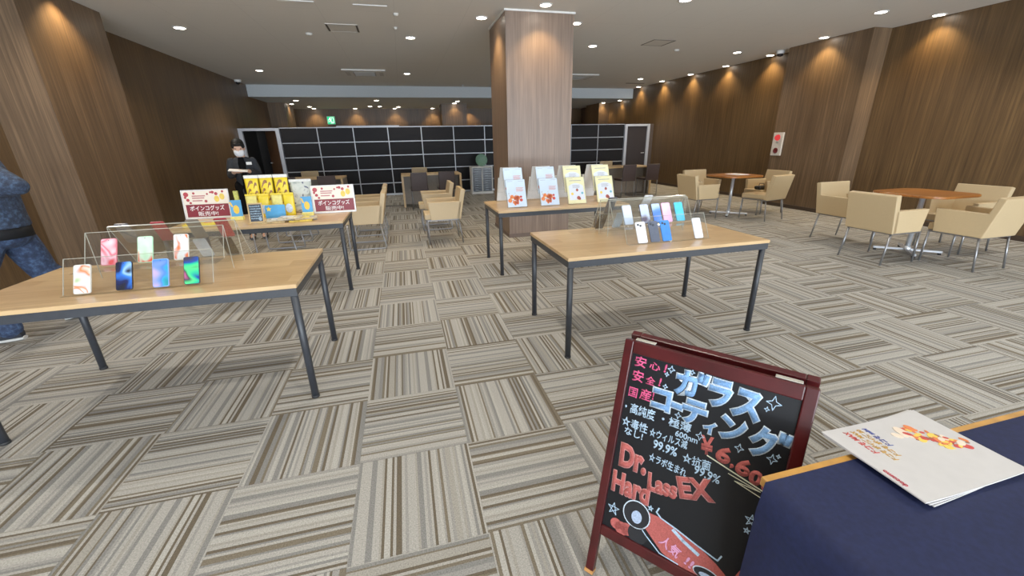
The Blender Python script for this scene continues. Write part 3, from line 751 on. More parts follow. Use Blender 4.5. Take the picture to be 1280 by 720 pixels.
for x, lab, body, scr in [(-1.27, 'phone with orange and white leaf screen, leftmost on the lower step', plain('body_cream', (205, 200, 188), .3), S_leaf), (-1.094, 'phone with dark navy screen and blue petals on the lower step', BLACK, S_blue),
                     (-.935, 'phone with bright blue and teal screen on the lower step', plain('body_lightblue', (120, 160, 225), .3), S_teal), (-.796, 'phone with dark screen and green stripe, rightmost on the lower step', plain('body_navy', (36, 38, 60), .3), S_green)]:
    phone((x, lowy, TZ + .006), ll, lab, body, scr, group=G1)
for x, lab, body, scr in [(-1.25, 'pink phone with red swirls on the upper step', plain('body_pink', (220, 110, 125), .3), S_red), (-1.083, 'pale green phone with red patch on the upper step', plain('body_mint', (170, 222, 180), .3), S_melon), (-.912, 'white and orange phone on the upper step', plain('body_shell', (230, 222, 210), .3), S_peach)]:
    phone((x, upy - .012, TZ + .091), ul, lab, body, scr, group=G1)
C_dgrey = plain('case_dark_grey', (72, 72, 78), .35); C_red = plain('case_red', (150, 30, 44), .35); C_brown = plain('case_grey_brown', (110, 98, 86), .4); C_lilac = plain('case_lilac', (170, 150, 180), .35)
C_white = plain('case_white', (215, 218, 222), .35); C_black = plain('case_black', (44, 38, 38), .35); C_cream = plain('case_sky', (190, 208, 224), .35)
tl = math.atan2(.166, .277)
for x, row, lab, c, sp in [(-1.30, 1, 'dark grey phone facing away, upper left on the back stand', C_dgrey, None), (-1.12, 1, 'red phone facing away on the back stand', C_red, None), (-.94, 1, 'grey brown phone facing away on the back stand', C_brown, None), (-.79, 1, 'lilac and dark red phone facing away, upper right on the back stand', C_red, C_lilac),
                       (-.965, 0, 'white phone facing away, lower row of the back stand', C_white, None), (-.82, 0, 'black phone facing away, lower right on the back stand', C_black, None)]:
    y = .386 + .012 - (.0 if row == 0 else .078); z = TZ + (.006 if row == 0 else .140)
    phone((x, y, z), tl, lab, c, None, True, 0, PI, group=G1, split=sp)

# ---- right front table
FY2 = -.195
phone_stand((1.755, FY2, TZ), 0, .645, 'clear acrylic two step phone stand on the right front table, nearer the viewer')
tall_stand((2.44, .32, TZ), PI, .72, 'clear acrylic phone stand facing away at the back of the right front table')
G2 = 'phones on the right front table'
for x, lab, body in [(1.866, 'white phone showing its back with two cameras on the lower step', plain('back_white', (235, 235, 238), .3)), (1.963, 'dark slate phone showing its back on the lower step', plain('back_slate', (70, 78, 96), .35)), (2.055, 'bright blue phone showing its back on the lower step', plain('back_blue', (40, 120, 205), .35))]:
    phone((x, FY2 - .012, TZ + .006), ll, lab, body, None, True, 2, group=G2)
S_white = swirl('screen_white', [(.3, (222, 230, 240)), (.7, (240, 244, 248))], 4.4, 1, .12, .6); S_sky = swirl('screen_paleblue', [(.3, (190, 208, 232)), (.7, (222, 232, 244))], 4.95, 2, .12, .6)
S_pb = swirl('screen_purple', [(.35, (72, 64, 84)), (.5, (96, 84, 106)), (.58, (180, 196, 226)), (.7, (200, 212, 236))], 4.95, 9, .12, .6); S_bl = swirl('screen_azure', [(.35, (60, 110, 205)), (.5, (90, 140, 225)), (.6, (170, 196, 240))], 6.6, 4, .12, .6)
S_pk = swirl('screen_pink', [(.35, (232, 160, 208)), (.6, (240, 196, 228))], 3.85, 3, .12, .6); S_cy = swirl('screen_cyan', [(.35, (70, 190, 225)), (.5, (92, 206, 235)), (.62, (150, 226, 242))], 4.4, 5, .12, .6)
phone((2.31, FY2 - .012, TZ + .006), ll, 'white phone standing alone at the right end of the lower step', plain('body_silver', (190, 194, 200), .3), S_white, group=G2, w=.068)
for x, lab, body, scr in [(1.875, 'pale blue screened phone, leftmost on the upper step', plain('body_steel', (140, 150, 165), .3), S_sky), (2.015, 'phone with dark purple and pale blue screen on the upper step', plain('body_plum', (60, 54, 72), .3), S_pb), (2.112, 'blue wallpaper phone in the middle of the upper step', plain('body_dk', (50, 52, 62), .3), S_bl),
                     (2.197, 'pink phone on the upper step', plain('body_rose', (228, 160, 205), .3), S_pk), (2.304, 'cyan phone, rightmost on the upper step', plain('body_cyan', (70, 140, 165), .3), S_cy)]:
    phone((x, FY2 + .20, TZ + .091), ul, lab, body, scr, group=G2)
for x, row, lab, c in [(1.80, 0, 'charcoal phone facing away, left end of the rear stand lower row', C_black), (1.95, 0, 'white phone facing away on the rear stand lower row', C_cream), (1.83, 1, 'dark grey phone facing away on the rear stand upper row', C_dgrey), (2.13, 1, 'white phone facing away on the rear stand upper row', C_white)]:
    y = .32 + .012 - (.0 if row == 0 else .078); z = TZ + (.006 if row == 0 else .140)
    phone((x, y, z), tl, lab, c, None, True, 0, PI, group=G2)

# ------------------------------------------------------------------ brochure stands on the pillar table
BL = math.atan2(.11, .275)
def brochure_stand(x, label):
    t = thing('acrylic_brochure_stand', label, 'display stand', (x, 1.66, TZ), 0, 'clear acrylic brochure stands')
    W = .222
    b = NB(); panel(b, -W / 2, W / 2, (.012, .003), (.125, .285)); part('lower_panel', b, [CLEAR, EDGE], t)
    b = NB(); panel(b, -W / 2, W / 2, (.125, .12), (.235, .395)); part('upper_panel', b, [CLEAR, EDGE], t)
    b = NB(); panel(b, -W / 2, W / 2, (.56, .003), (.445, .285)); part('rear_lower_panel', b, [CLEAR, EDGE], t)
    b = NB(); panel(b, -W / 2, W / 2, (.445, .12), (.335, .395)); part('rear_upper_panel', b, [CLEAR, EDGE], t)
    b = NB(); box(b, -W / 2, W / 2, -.012, .012, 0, .003); box(b, -W / 2, W / 2, .56, .584, 0, .003); box(b, -W / 2, W / 2, .11, .125, .12, .123); box(b, -W / 2, W / 2, .445, .46, .12, .123); part('ledge', b, [CLEAR, EDGE], t)
    b = NB(); box(b, -W / 2, W / 2, .235, .335, .392, .395); part('bridge', b, [CLEAR, EDGE], t)
BR_W, BR_H = .21, .297
pal = {k: plain('ink_' + k, c, .6) for k, c in dict(orange=(228, 120, 60), red=(196, 58, 50), cream=(240, 216, 170), yellow=(238, 200, 80), brown=(140, 80, 50), teal=(90, 170, 190), grey=(150, 150, 158), rose=(205, 140, 130), navy=(40, 48, 90), green=(120, 160, 90)).items()}
PALE_BLUE = plain('brochure_pale_blue', (196, 214, 234), .45, 0, .03, 8); CREAMY = plain('brochure_cream', (226, 220, 168), .45, 0, .02); PALE_W = plain('brochure_white', (214, 220, 232), .45, 0, .02)
def brochure(x, y, z, kind, label, rz=0.0, group='brochures on the pillar table'):
    t = thing('brochure', label, 'brochure', (x, y, z), rz, group)
    M = Matrix.Rotation(-BL, 4, 'X') @ Matrix.Rotation(PI / 2, 4, 'X')
    b = NB(); box(b, -BR_W / 2, BR_W / 2, 0, BR_H, 0, .004, 0, M); part('cover', b, PALE_BLUE if kind == 'a' else CREAMY if kind == 'b' else PAPER, t)
    r = random.Random(5 if kind == 'a' else 9)
    M2 = M @ Matrix.Translation((0, 0, .004))
    def dots(name, lst, mat):
        b = NB()
        for cx, cy, rad in lst: prism(b, [(cx + rad * math.cos(i * PI / 5), cy + rad * math.sin(i * PI / 5)) for i in range(10)], 0, .0005, M2)
        part(name, b, mat, t)
    if kind == 'a':
        dots('orange_print', [(-.05 + r.uniform(-.03, .07), .08 + r.uniform(-.05, .04), r.uniform(.012, .024)) for _ in range(11)], pal['orange'])
        dots('red_print', [(-.0 + r.uniform(-.02, .05), .06 + r.uniform(-.04, .06), r.uniform(.010, .022)) for _ in range(8)], pal['red'])
        dots('cream_print', [(-.05 + r.uniform(-.03, .05), .10 + r.uniform(-.05, .03), r.uniform(.006, .014)) for _ in range(7)], pal['cream'])
        dots('brown_print', [(-.06 + r.uniform(-.03, .08), .11 + r.uniform(-.06, .04), r.uniform(.003, .006)) for _ in range(9)], pal['brown'])
        b = NB()
        for k in range(4): box(b, .0, .085 - .01 * (k % 2), .205 - k * .012, .211 - k * .012, 0, .0005, 0, M2)
        part('title_lines', b, pal['rose'], t)
        b = NB(); box(b, -.09, -.03, .278, .282, 0, .0005, 0, M2); box(b, .03, .09, .278, .281, 0, .0005, 0, M2); part('header_lines', b, pal['grey'], t)
    elif kind == 'b':
        b = NB(); prism(b, [(-.085 + .17 * i / 12, .20 + .03 * math.sin(PI * i / 12)) for i in range(13)] + [(.098, .04), (-.085, .04)], 0, .0004, M2); part('white_field', b, PALE_W, t)
        M2 = M2 @ Matrix.Translation((0, 0, .0004))
        dots('red_print', [(.02, .062, .022), (.03, .055, .018), (.012, .15, .016)], plain('ink_brick', (176, 84, 70), .6)); dots('teal_print', [(.07, .115, .014)], pal['teal']); dots('yellow_print', [(-.05, .11, .016)], pal['yellow']); dots('brown_print', [(.012, .160, .010)], pal['brown'])
        b = NB()
        for k in range(4): box(b, -.04, .05 - .012 * (k % 2), .205 - k * .010, .209 - k * .010, 0, .0005, 0, M2)
        box(b, -.09, -.03, .283, .286, 0, .0005, 0, M2); box(b, -.07, .07, .255, .262, 0, .0005, 0, M2); part('title_lines', b, pal['grey'], t)
    return t
for i, (x, k) in enumerate([(1.493, 'a'), (1.868, 'a'), (2.188, 'b'), (2.54, 'b')]):
    pos = ['leftmost', 'second from left', 'third from left', 'rightmost'][i]; nm = 'pale blue brochure, orange print' if k == 'a' else 'cream brochure'
    brochure_stand(x, '%s clear acrylic brochure stand on the table before the pillar' % pos)
    brochure(x, 1.665, TZ + .008, k, '%s in the lower pocket of the %s stand' % (nm, pos)); brochure(x, 1.775, TZ + .125, k, '%s in the upper pocket of the %s stand' % (nm, pos))
    brochure(x, 2.115, TZ + .125, 'c', 'brochure facing away behind the %s stand, plain back showing' % pos, PI)
    brochure(x, 2.225, TZ + .008, 'c', 'lower brochure facing away at the rear of the %s stand' % pos, PI)

# ------------------------------------------------------------------ goods table
CRIMSON = plain('crimson', (122, 14, 32), .5, 0, .02); CREAMP = plain('cream_print', (238, 226, 208), .5, 0, .02); LETW = plain('letter_white', (246, 240, 240), .5, 0, .01)
YEL = plain('bag_yellow', (244, 212, 40), .4, 0, .05, 12); BRN = plain('bag_brown', (140, 88, 30), .5); PALEY = plain('pale_yellow', (240, 226, 120), .5); SKYB = plain('sky_blue', (70, 160, 220), .45, 0, .1, 10); BAGW = plain('bag_white', (226, 226, 220), .45)
def sale_sign(loc, rz, label):
    t = thing('sale_sign', label, 'sign', loc, rz, 'red and white goods sale signs')
    M = Matrix.Rotation(-.14, 4, 'X') @ Matrix.Rotation(PI / 2, 4, 'X'); W, Hh = .40, .268
    b = NB(); box(b, -W / 2, W / 2, 0, Hh, 0, .004, 0, M); part('sheet', b, CREAMP, t)
    b = NB(); box(b, -W / 2 - .012, W / 2 + .012, -.006, Hh + .010, -.004, .0, 0, M)
    for a in ((-W / 2 - .012, -W / 2, -.006, Hh + .01), (W / 2, W / 2 + .012, -.006, Hh + .01), (-W / 2, W / 2, Hh, Hh + .01), (-W / 2, W / 2, -.006, .006)): box(b, *a, 0, .006, 0, M)
    part('holder', b, plain('holder_white', (226, 222, 220), .25), t)
    b = NB(); box(b, -W / 2 + .012, W / 2 - .002, .012, .136, .004, .0046, 0, M); part('red_field', b, CRIMSON, t)
    b = NB(); M2 = M @ Matrix.Translation((0, 0, .0046))
    text_bm(b, 'ポインコグッズ', .31, .050, M2 @ Matrix.Translation((.0, .098, 0)), .012); text_bm(b, '販売中!', .18, .044, M2 @ Matrix.Translation((.0, .043, 0)), .006)
    part('lettering', b, LETW, t)
    for cx, cy, rad in [(-.170, .235, .024), (-.16, .18, .016), (-.14, .152, .012), (.07, .25, .015), (.10, .235, .016), (-.18, .205, .012), (.16, .255, .012), (.0, .165, .014), (.05, .25, .010), (-.10, .245, .012), (.02, .235, .010)]: b = NB(); prism(b, [(cx + rad * math.cos(i * PI / 4), cy + rad * math.sin(i * PI / 4)) for i in range(8)], 0, .0005, M @ Matrix.Translation((0, 0, .004))); part('petal_print', b, plain('petal_red', (176, 50, 60), .5), t)
    b = NB()
    for x0, x1, y in ((-.12, .0, .218), (-.12, -.01, .198), (-.12, -.03, .172)): box(b, x0, x1, y - .006, y + .006, .004, .0045, 0, M)
    part('small_print', b, plain('small_print', (190, 120, 120), .5), t)
    b = NB()
    for cx, cy in ((.10, .185), (.15, .205)): prism(b, [(cx + .024 * math.cos(i * PI / 6), cy + .032 * math.sin(i * PI / 6)) for i in range(12)], 0, .0005, M @ Matrix.Translation((0, 0, .004)))
    part('yellow_print', b, pal['yellow'], t)
    b = NB(); box(b, -.10, .10, .0, .13, -.008, -.004); part('easel_foot', b, plain('holder_white', (226, 222, 220), .25), t)
    return t
sale_sign((-1.615, 2.14, TZ + .0085), -.06, 'red and white sale sign at the left end of the goods table'); sale_sign((-.41, 2.06, TZ + .0085), .0, 'red and white sale sign at the right end of the goods table')

def pouch(name, label, loc, rz, w, h, body, top=None, marks=None, cat='bag', group=None, lean=.12, d=.035, flare=1.15, markmat=None):
    """standing film bag: pillow-shaped body, flat sealed header"""
    t = thing(name, label, cat, loc, rz, group)
    b = NB(); n, m = 8, 8
    def pt(u, v, s):
        ww = w / 2 * (1 + (flare - 1) * v); x = -ww + 2 * ww * u
        th = d * (math.sin(PI * u) ** .6) * (1 - .93 * v ** 1.5)
        return Vector((x, s * th + lean * h * v, h * v))
    g = {s: [[b.verts.new(pt(i / n, j / m, s)) for i in range(n + 1)] for j in range(m + 1)] for s in (-1, 1)}
    for s in (-1, 1):
        for j in range(m):
            for i in range(n):
                f = b.faces.new([g[s][j][i], g[s][j][i + 1], g[s][j + 1][i + 1], g[s][j + 1][i]]); f.smooth = True
    for j in range(m):
        for i in (0, n): b.faces.new([g[-1][j][i], g[1][j][i], g[1][j + 1][i], g[-1][j + 1][i]])
    for i in range(n):
        for j in (0, m): b.faces.new([g[-1][j][i], g[-1][j][i + 1], g[1][j][i + 1], g[1][j][i]])
    bmesh.ops.remove_doubles(b, verts=list(b.verts), dist=1e-5)
    part('bag_body', b, body, t)
    if top is not None:
        b = NB(); ww = w / 2 * flare; box(b, -ww, ww, lean * h - .005, lean * h + .005, h * .99, h * 1.07, .001); part('sealed_top', b, top, t)
    if marks:
        for (u0, v0, u1, v1, wd) in marks:
            N = 5; b = NB()
            for k in range(N):
                a0, a1 = k / N, (k + 1) / N
                def q(a):
                    u = u0 + (u1 - u0) * a; v = v0 + (v1 - v0) * a + .06 * math.sin(PI * a); p = pt(u, v, -1); return p + Vector((0, -.003, 0))
                p0, p1 = q(a0), q(a1); up = Vector((0, 0, wd * (.5 + math.sin(PI * (a0 + .1) / 1.2))))
                vs = [b.verts.new(c) for c in (p0 - up, p1 - up, p1 + up, p0 + up)]; b.faces.new(vs)
            bmesh.ops.remove_doubles(b, verts=list(b.verts), dist=.002); part('printed_curve', b, markmat or BRN, t)
    return t
mk = [(.62, .72, .86, .82, .012), (.12, .55, .42, .68, .010), (.5, .33, .85, .42, .009), (.12, .08, .4, .14, .006), (.15, .74, .6, .88, .014), (.2, .45, .45, .55, .008), (.6, .5, .9, .62, .008), (.3, .2, .6, .3, .006), (.7, .2, .9, .25, .006), (.1, .25, .2, .3, .005)]
for i, (x, y, w) in enumerate([(-1.195, 2.20, .112), (-1.062, 2.20, .112), (-.922, 2.20, .118)]):
    pouch('gift_bag', 'large yellow bag with brown curved pattern and white top, %s of three' % ['leftmost', 'middle', 'rightmost'][i], (x, y, TZ), .0, w, .375, YEL, BAGW, mk, group='large yellow bags')
for i, (x, y) in enumerate([(-1.175, 2.04), (-1.065, 2.04), (-.945, 2.04), (-.835, 2.04)]):
    t = pouch('gift_pack', 'small yellow pack, %s in the row before the large yellow bags' % ['leftmost', 'second', 'third', 'rightmost'][i], (x, y, TZ), .0, .098, .215, PALEY if i % 2 == 0 else YEL, YEL, None, 'pack', 'small yellow packs', .1, .025, 1.05)
    b = NB(); M = Matrix.Translation((0, -.025, .08)) @ Matrix.Rotation(PI / 2 - .02, 4, 'X'); prism(b, [(.032 * math.cos(k * PI / 8), .045 * math.sin(k * PI / 8)) for k in range(16)], 0, .002, M); part('white_print', b, plain('print_pale', (206, 220, 236), .5, 0, .15, 60), t)
pouch('clear_pouch', 'pale grey green pouch with white top behind the right sign', (-.745, 2.24, TZ), .0, .18, .32, swirl('grey_pouch', [(.35, (150, 162, 156)), (.5, (196, 202, 192)), (.62, (206, 210, 200)), (.7, (60, 66, 100))], 9, 4, .35), BAGW, None, 'pouch', None, .1, .03, 1.2)
t = thing('flat_pouch', 'sky blue pouch with a yellow star propped behind the flat packs', 'pouch', (-.93, 1.87, TZ), .0)
b = NB(); M = Matrix.Rotation(-.25, 4, 'X') @ Matrix.Rotation(PI / 2, 4, 'X'); prism(b, rrect(-.09, .09, 0, .135, .012), 0, .018, M, .005); part('pouch_body', b, SKYB, t)
b = NB(); st = [((.026 if i % 2 == 0 else .012) * math.cos(PI / 2 + i * PI / 5) - .055, (.026 if i % 2 == 0 else .012) * math.sin(PI / 2 + i * PI / 5) + .095) for i in range(10)]; prism(b, st, .018, .0195, M); part('star_print', b, YEL, t)
def card(loc, rz, label):
    t = thing('picture_card', label, 'card', loc, rz, 'blue picture cards')
    M = Matrix.Rotation(-.15, 4, 'X') @ Matrix.Rotation(PI / 2, 4, 'X'); b = NB(); box(b, -.05, .05, .03, .19, 0, .004, .001, M); part('card_face', b, SKYB, t)
    b = NB(); prism(b, [(-.0 + .026 * math.cos(k * PI / 8), .10 + .042 * math.sin(k * PI / 8)) for k in range(16)], .004, .0048, M); strip(b, [(-.03, .13), (-.045, .17)], .014, M @ Matrix.Translation((0, 0, .004))); part('yellow_print', b, plain('card_yellow', (240, 196, 50), .5), t)
    b = NB(); box(b, -.054, .054, -.03, .02, 0, .034, .003); part('base', b, PALEY, t)
card((-1.295, 1.95, TZ), .0, 'blue picture card with yellow spot on a pale yellow base beside the left sign'); card((-.66, 1.98, TZ), .0, 'blue picture card with yellow spot just left of the right sign')
t = thing('gift_pack', 'slim green and yellow pack standing between left sign and mini blackboard', 'pack', (-1.375, 2.27, TZ), 0.0); b = NB(); box(b, -.02, .02, -.015, .015, 0, .25, .004); part('box_body', b, plain('pack_green', (200, 200, 90), .5, 0, .3, 30), t)
# mini blackboard
t = thing('mini_blackboard', 'small wood framed blackboard easel at the front edge of the goods table', 'blackboard', (-1.03, 1.63, TZ), .0)
M = Matrix.Diagonal((.74, 1, 1, 1)) @ Matrix.Rotation(-.16, 4, 'X') @ Matrix.Rotation(PI / 2, 4, 'X'); b = NB(); box(b, -.07, .07, .02, .18, 0, .004, 0, M); part('board', b, plain('mini_board', (44, 58, 72), .6), t)
b = NB()
for a in ((-.083, -.07, 0, .19), (.07, .083, 0, .19), (-.07, .07, .178, .19), (-.07, .07, .012, .022)): box(b, *a, -.002, .009, .001, M)
box(b, -.08, -.068, 0, .10, 0, .010); box(b, .068, .08, 0, .10, 0, .010)
part('frame', b, plain('mini_frame', (206, 172, 116), .5), t)
b = NB(); r = random.Random(8)
for k in range(6):
    x = -.06
    while x < .05:
        w = r.uniform(.008, .018); box(b, x, min(x + w, .062), .155 - k * .022, .155 - k * .022 + r.uniform(.006, .011), .004, .0045, 0, M); x += w + r.uniform(.003, .006)
prism(b, [(.04 + .018 * math.cos(k * PI / 6), .045 + .018 * math.sin(k * PI / 6)) for k in range(12)], .004, .0046, M)
part('chalk_marks', b, plain('mini_chalk', (150, 176, 196), .8), t)
# flat packs at the front
for i, (x, z, rz) in enumerate([(-.90, 0, .1), (-.86, .016, .22), (-.66, 0, .05), (-.62, .016, .18), (-.75, .032, -.1)]):
    t = thing('flat_pack', 'flat clear wrapped pack lying at the table front, %s' % ['bottom of the left pile', 'top of the left pile', 'bottom of the right pile', 'middle of the right pile', 'bridging the top of both piles'][i], 'pack', (x, 1.66 + .02 * (i % 2), TZ + z), rz, 'flat wrapped packs on the goods table')
    b = NB(); prism(b, rrect(-.10, .10, -.06, .06, .008), 0, .015, None, .004); part('wrapper', b, plain('wrap_%d' % (i % 3), [(196, 170, 120), (214, 200, 170), (226, 190, 70)][i % 3], .25, 0, .2, 40), t)
    b = NB(); box(b, -.06, .03, -.035, .035, .015, .0156); part('label_print', b, [YEL, BAGW, plain('wrap_orange', (220, 130, 60), .4)][i % 3], t)
t = thing('flat_pouch', 'flat yellow pouch lying at the left front of the goods table below the left sign', 'pouch', (-1.52, 1.70, TZ), .12)
b = NB(); prism(b, rrect(-.13, .13, -.07, .07, .03), 0, .03, None, .010); part('pouch_body', b, YEL, t); b = NB(); box(b, -.08, -.02, -.03, .03, .03, .0306); box(b, .03, .09, -.03, .03, .03, .0306); part('orange_print', b, pal['orange'], t)

# ------------------------------------------------------------------ chalkboard A-frame sign
TH, PH = -.88697, .25779
SIGN = thing('chalkboard_sign', 'dark red wooden A-frame chalkboard with coloured chalk lettering at the front right', 'sign', (.79653, -1.71987, 0), TH)
MF = Matrix.Rotation(-PH, 4, 'X') @ Matrix.Rotation(PI / 2, 4, 'X')     # local: x along board, y up the board, z out of the face
MAHOG = plain('mahogany', (62, 12, 14), .3, 0, .2, 14, .35)
SW, SH = .496, .816
b = NB(); box(b, 0, .028, 0, SH, -.012, .012, .003, MF); part('stile', b, MAHOG, SIGN)
b = NB(); box(b, SW - .03, SW, 0, SH, -.012, .012, .003, MF); part('stile', b, MAHOG, SIGN)
b = NB(); box(b, .028, SW - .03, .777, SH, -.011, .0115, .003, MF); part('top_rail', b, MAHOG, SIGN)
b = NB(); box(b, .028, SW - .03, .152, .187, -.011, .0115, .003, MF); part('bottom_rail', b, MAHOG, SIGN)
b = NB(); box(b, .026, SW - .028, .185, .779, -.006, .004, 0, MF); board = part('board', b, plain('blackboard', (12, 13, 17), .45, 0, .1, 6, .25), SIGN)
zt, yt = SH * math.cos(PH), SH * math.sin(PH)
MR = Matrix.Translation((0, 2 * yt + .05, 0)) @ Matrix.Rotation(PH, 4, 'X') @ Matrix.Rotation(PI / 2, 4, 'X')
b = NB(); box(b, 0, .03, 0, SH, -.012, .012, .003, MR); part('rear_stile', b, MAHOG, SIGN)
b = NB(); box(b, SW - .03, SW, 0, SH, -.012, .012, .003, MR); part('rear_stile', b, MAHOG, SIGN)
b = NB(); box(b, .03, SW - .03, .777, SH, -.011, .0115, .003, MR); part('rear_rail', b, MAHOG, SIGN); b = NB(); box(b, .03, SW - .03, .152, .187, -.011, .0115, .003, MR); part('rear_rail', b, MAHOG, SIGN)
b = NB(); box(b, .028, SW - .028, .185, .779, -.004, .004, 0, MR); part('rear_board', b, plain('blackboard', (22, 25, 31), .35), SIGN)
for x in (.03, .40):
    b = NB(); box(b, x, x + .06, yt - .002, yt + .012, zt + .001, zt + .004, .001); part('hinge', b, plain('hinge_metal', (206, 200, 186), .3, .5), SIGN)
b = NB(); cone(b, MF @ Vector((.014, .12, -.01)), MR @ Vector((.014, .12, .01)), .004, .004, 8); part('stay_bar', b, STEELGREY, SIGN)
b = NB(); box(b, -.001, .029, .0, .012, -.0135, .0135, 0, MF); part('foot_tip', b, plain('foot_brass', (190, 130, 70), .4), SIGN)

CH = {k: plain('chalk_' + k, c, .9, 0, .16, 260) for k, c in dict(pink=(216, 72, 120), blue=(112, 158, 212), white=(176, 206, 232), bright=(206, 222, 236), red=(176, 80, 74), redline=(206, 136, 132), green=(150, 200, 165), dark=(14, 15, 20), hub=(170, 190, 220)).items()}
def tx(s, c, w, h, rot=0.0, off=0.0, bm=None, zz=.0045, shear=0.0):
    M = MF @ Matrix.Translation((c[0], c[1], zz)) @ Matrix.Rotation(rot, 4, 'Z'); text_bm(bm, s, w, h, M, off, .0003, 0, shear)
def tpart(name, items, mat, zz=.0045):
    b = NB()
    for it in items:
        s, c, w, h = it[:4]; rot = it[4] if len(it) > 4 else 0; off = it[5] if len(it) > 5 else .012; tx(s, c, w, h, rot, off, b, zz)
    part(name, b, mat, board, recalc=False)
tpart('chalk_slogan', [('安', (.057, .755), .035, .034, 0, .018), ('心', (.101, .754), .032, .024, 0, .016), ('!', (.132, .757), .006, .026, -.1, .03), ('安', (.057, .709), .034, .036, 0, .018), ('全', (.096, .707), .028, .026, 0, .016), ('!', (.124, .711), .006, .026, -.1, .03), ('国', (.051, .654), .027, .031, 0, .012), ('産', (.089, .659), .034, .036, 0, .012), ('!', (.112, .663), .004, .024, 0, .02)], CH['pink'])
BIG = [('カ', (.195, .731), .060, .072, .06), ('"', (.237, .757), .026, .026, -.1), ('ラ', (.285, .731), .055, .076, 0), ('ス', (.353, .722), .066, .078, -.04), ('コ', (.137, .660), .052, .060, .02), ('ー', (.182, .657), .029, .014, -.05), ('テ', (.231, .655), .062, .068, 0), ('ィ', (.277, .627), .028, .030, 0), ('ン', (.333, .648), .062, .064, .1), ('ク', (.405, .638), .058, .082, 0), ('"', (.451, .664), .024, .026, -.1)]
tpart('chalk_heading_outline', [(s, c, w + .010, h + .010, r, .075) for s, c, w, h, r in BIG], CH['bright'], .0042)
tpart('chalk_heading', [(s, c, w + .003, h + .003, r, .048) for s, c, w, h, r in BIG], CH['blue'], .0047)
tpart('chalk_price', [('¥', (.280, .575), .034, .054, .12, .03), ('6', (.325, .566), .038, .050, -.12, .045), (',', (.349, .543), .010, .014, 0, .05), ('6', (.376, .552), .036, .050, -.1, .045), ('0', (.408, .537), .032, .042, -.1, .05), ('0', (.438, .526), .030, .040, -.1, .05)], CH['red'])
tpart('chalk_features', [('・高純度', (.081, .604), .094, .034, .02), ('・極薄', (.190, .605), .083, .028, 0), ('600nm', (.224, .577), .062, .018, 0, .02), ('☆毒性', (.073, .556), .082, .032, 0), ('なし!', (.075, .527), .058, .024, 0), ('☆ウィルス減', (.176, .553), .110, .028, .02), ('99.9%', (.173, .520), .070, .028, 0, .02), ('☆抗菌', (.262, .517), .076, .030, .05), ('99.9%', (.295, .492), .068, .026, -.05, .015), ('☆ラボ生まれ', (.188, .474), .110, .028, -.05)], CH['white'])
tpart('chalk_brand_outline', [('Dr.', (.088, .446), .088, .082, .05, .07), ('Hard', (.096, .352), .122, .074, .04, .06), ('Lass', (.186, .402), .088, .060, .1, .06), ('EX', (.274, .436), .098, .066, .35, .06)], CH['redline'], .0042)
tpart('chalk_brand', [('Dr.', (.088, .446), .084, .078, .05, .045), ('Hard', (.096, .352), .118, .070, .04, .035), ('Lass', (.186, .402), .084, .056, .1, .035), ('EX', (.274, .436), .094, .062, .35, .035)], CH['red'], .0047)
def PM(z): return MF @ Matrix.Translation((0, 0, z))
def disc(b, c, r, z, n=24, sy=1.0): prism(b, [(c[0] + r * math.cos(2 * PI * i / n), c[1] + sy * r * math.sin(2 * PI * i / n)) for i in range(n)], 0, .0003, PM(z))
b = NB(); prism(b, [(.150, .300), (.20, .303), (.245, .293), (.305, .278), (.363, .250), (.40, .225), (.405, .195), (.30, .187), (.26, .187), (.22, .199), (.163, .245)], 0, .0003, PM(.0042)); prism(b, [(.40, .205), (.43, .20), (.455, .23), (.45, .27), (.42, .265)], 0, .0003, PM(.0042))
for c, r in (((.072, .212), .018), ((.092, .206), .022), ((.108, .212), .02)): disc(b, c, r, .0043)
part('chalk_car_body', b, CH['red'], board)
b = NB(); disc(b, (.129, .275), .043, .0046, 28, 1.05); disc(b, (.345, .205), .036, .0046, 28, .5); part('chalk_wheel_rims', b, CH['bright'], board)
b = NB(); disc(b, (.129, .275), .040, .0050, 28, 1.05); part('chalk_tyre', b, CH['dark'], board); b = NB(); disc(b, (.345, .204), .033, .0050, 28, .5); part('chalk_tyre', b, CH['dark'], board); b = NB(); disc(b, (.142, .215), .030, .0046, 24, 1.1); part('chalk_tyre', b, CH['dark'], board)
b = NB(); disc(b, (.131, .268), .016, .0054, 20, 1.3); disc(b, (.345, .2), .018, .0054, 20, .45); part('chalk_hubs', b, CH['hub'], board)
b = NB(); strip(b, [(.19, .33), (.185, .315), (.2, .303), (.25, .292), (.31, .275), (.365, .262), (.372, .28)], .004, PM(.0052)); strip(b, [(.155, .236), (.168, .225), (.215, .193), (.27, .19)], .003, PM(.0052)); strip(b, [(.24, .285), (.27, .268), (.315, .25)], .010, PM(.0048))
part('chalk_car_lines', b, CH['white'], board)
tpart('chalk_badge', [('人気', (.240, .231), .062, .038, -.35, .02), ('!!', (.298, .213), .022, .028, -.35, .02)], plain('chalk_palepink', (222, 150, 190), .9, 0, .1, 200), .0055)
def star_line(b, c, r, w=.0018):
    p = [(c[0] + r * math.sin(4 * PI * k / 5), c[1] + r * 1.1 * math.cos(4 * PI * k / 5)) for k in range(6)]; strip(b, p, w, PM(.0046))
def spark(b, c, r, w=.0016):
    p = []
    for k in range(8):
        rr = r if k % 2 == 0 else r * .38; p.append((c[0] + rr * math.cos(k * PI / 4), c[1] + rr * 1.15 * math.sin(k * PI / 4)))
    strip(b, p + [p[0]], w, PM(.0046))
for c, r in (((.056, .257), .019), ((.42, .417), .016), ((.166, .305 + .012), .008), ((.415, .385), .008)):
    b = NB(); star_line(b, c, r); part('chalk_star', b, CH['white'], board)
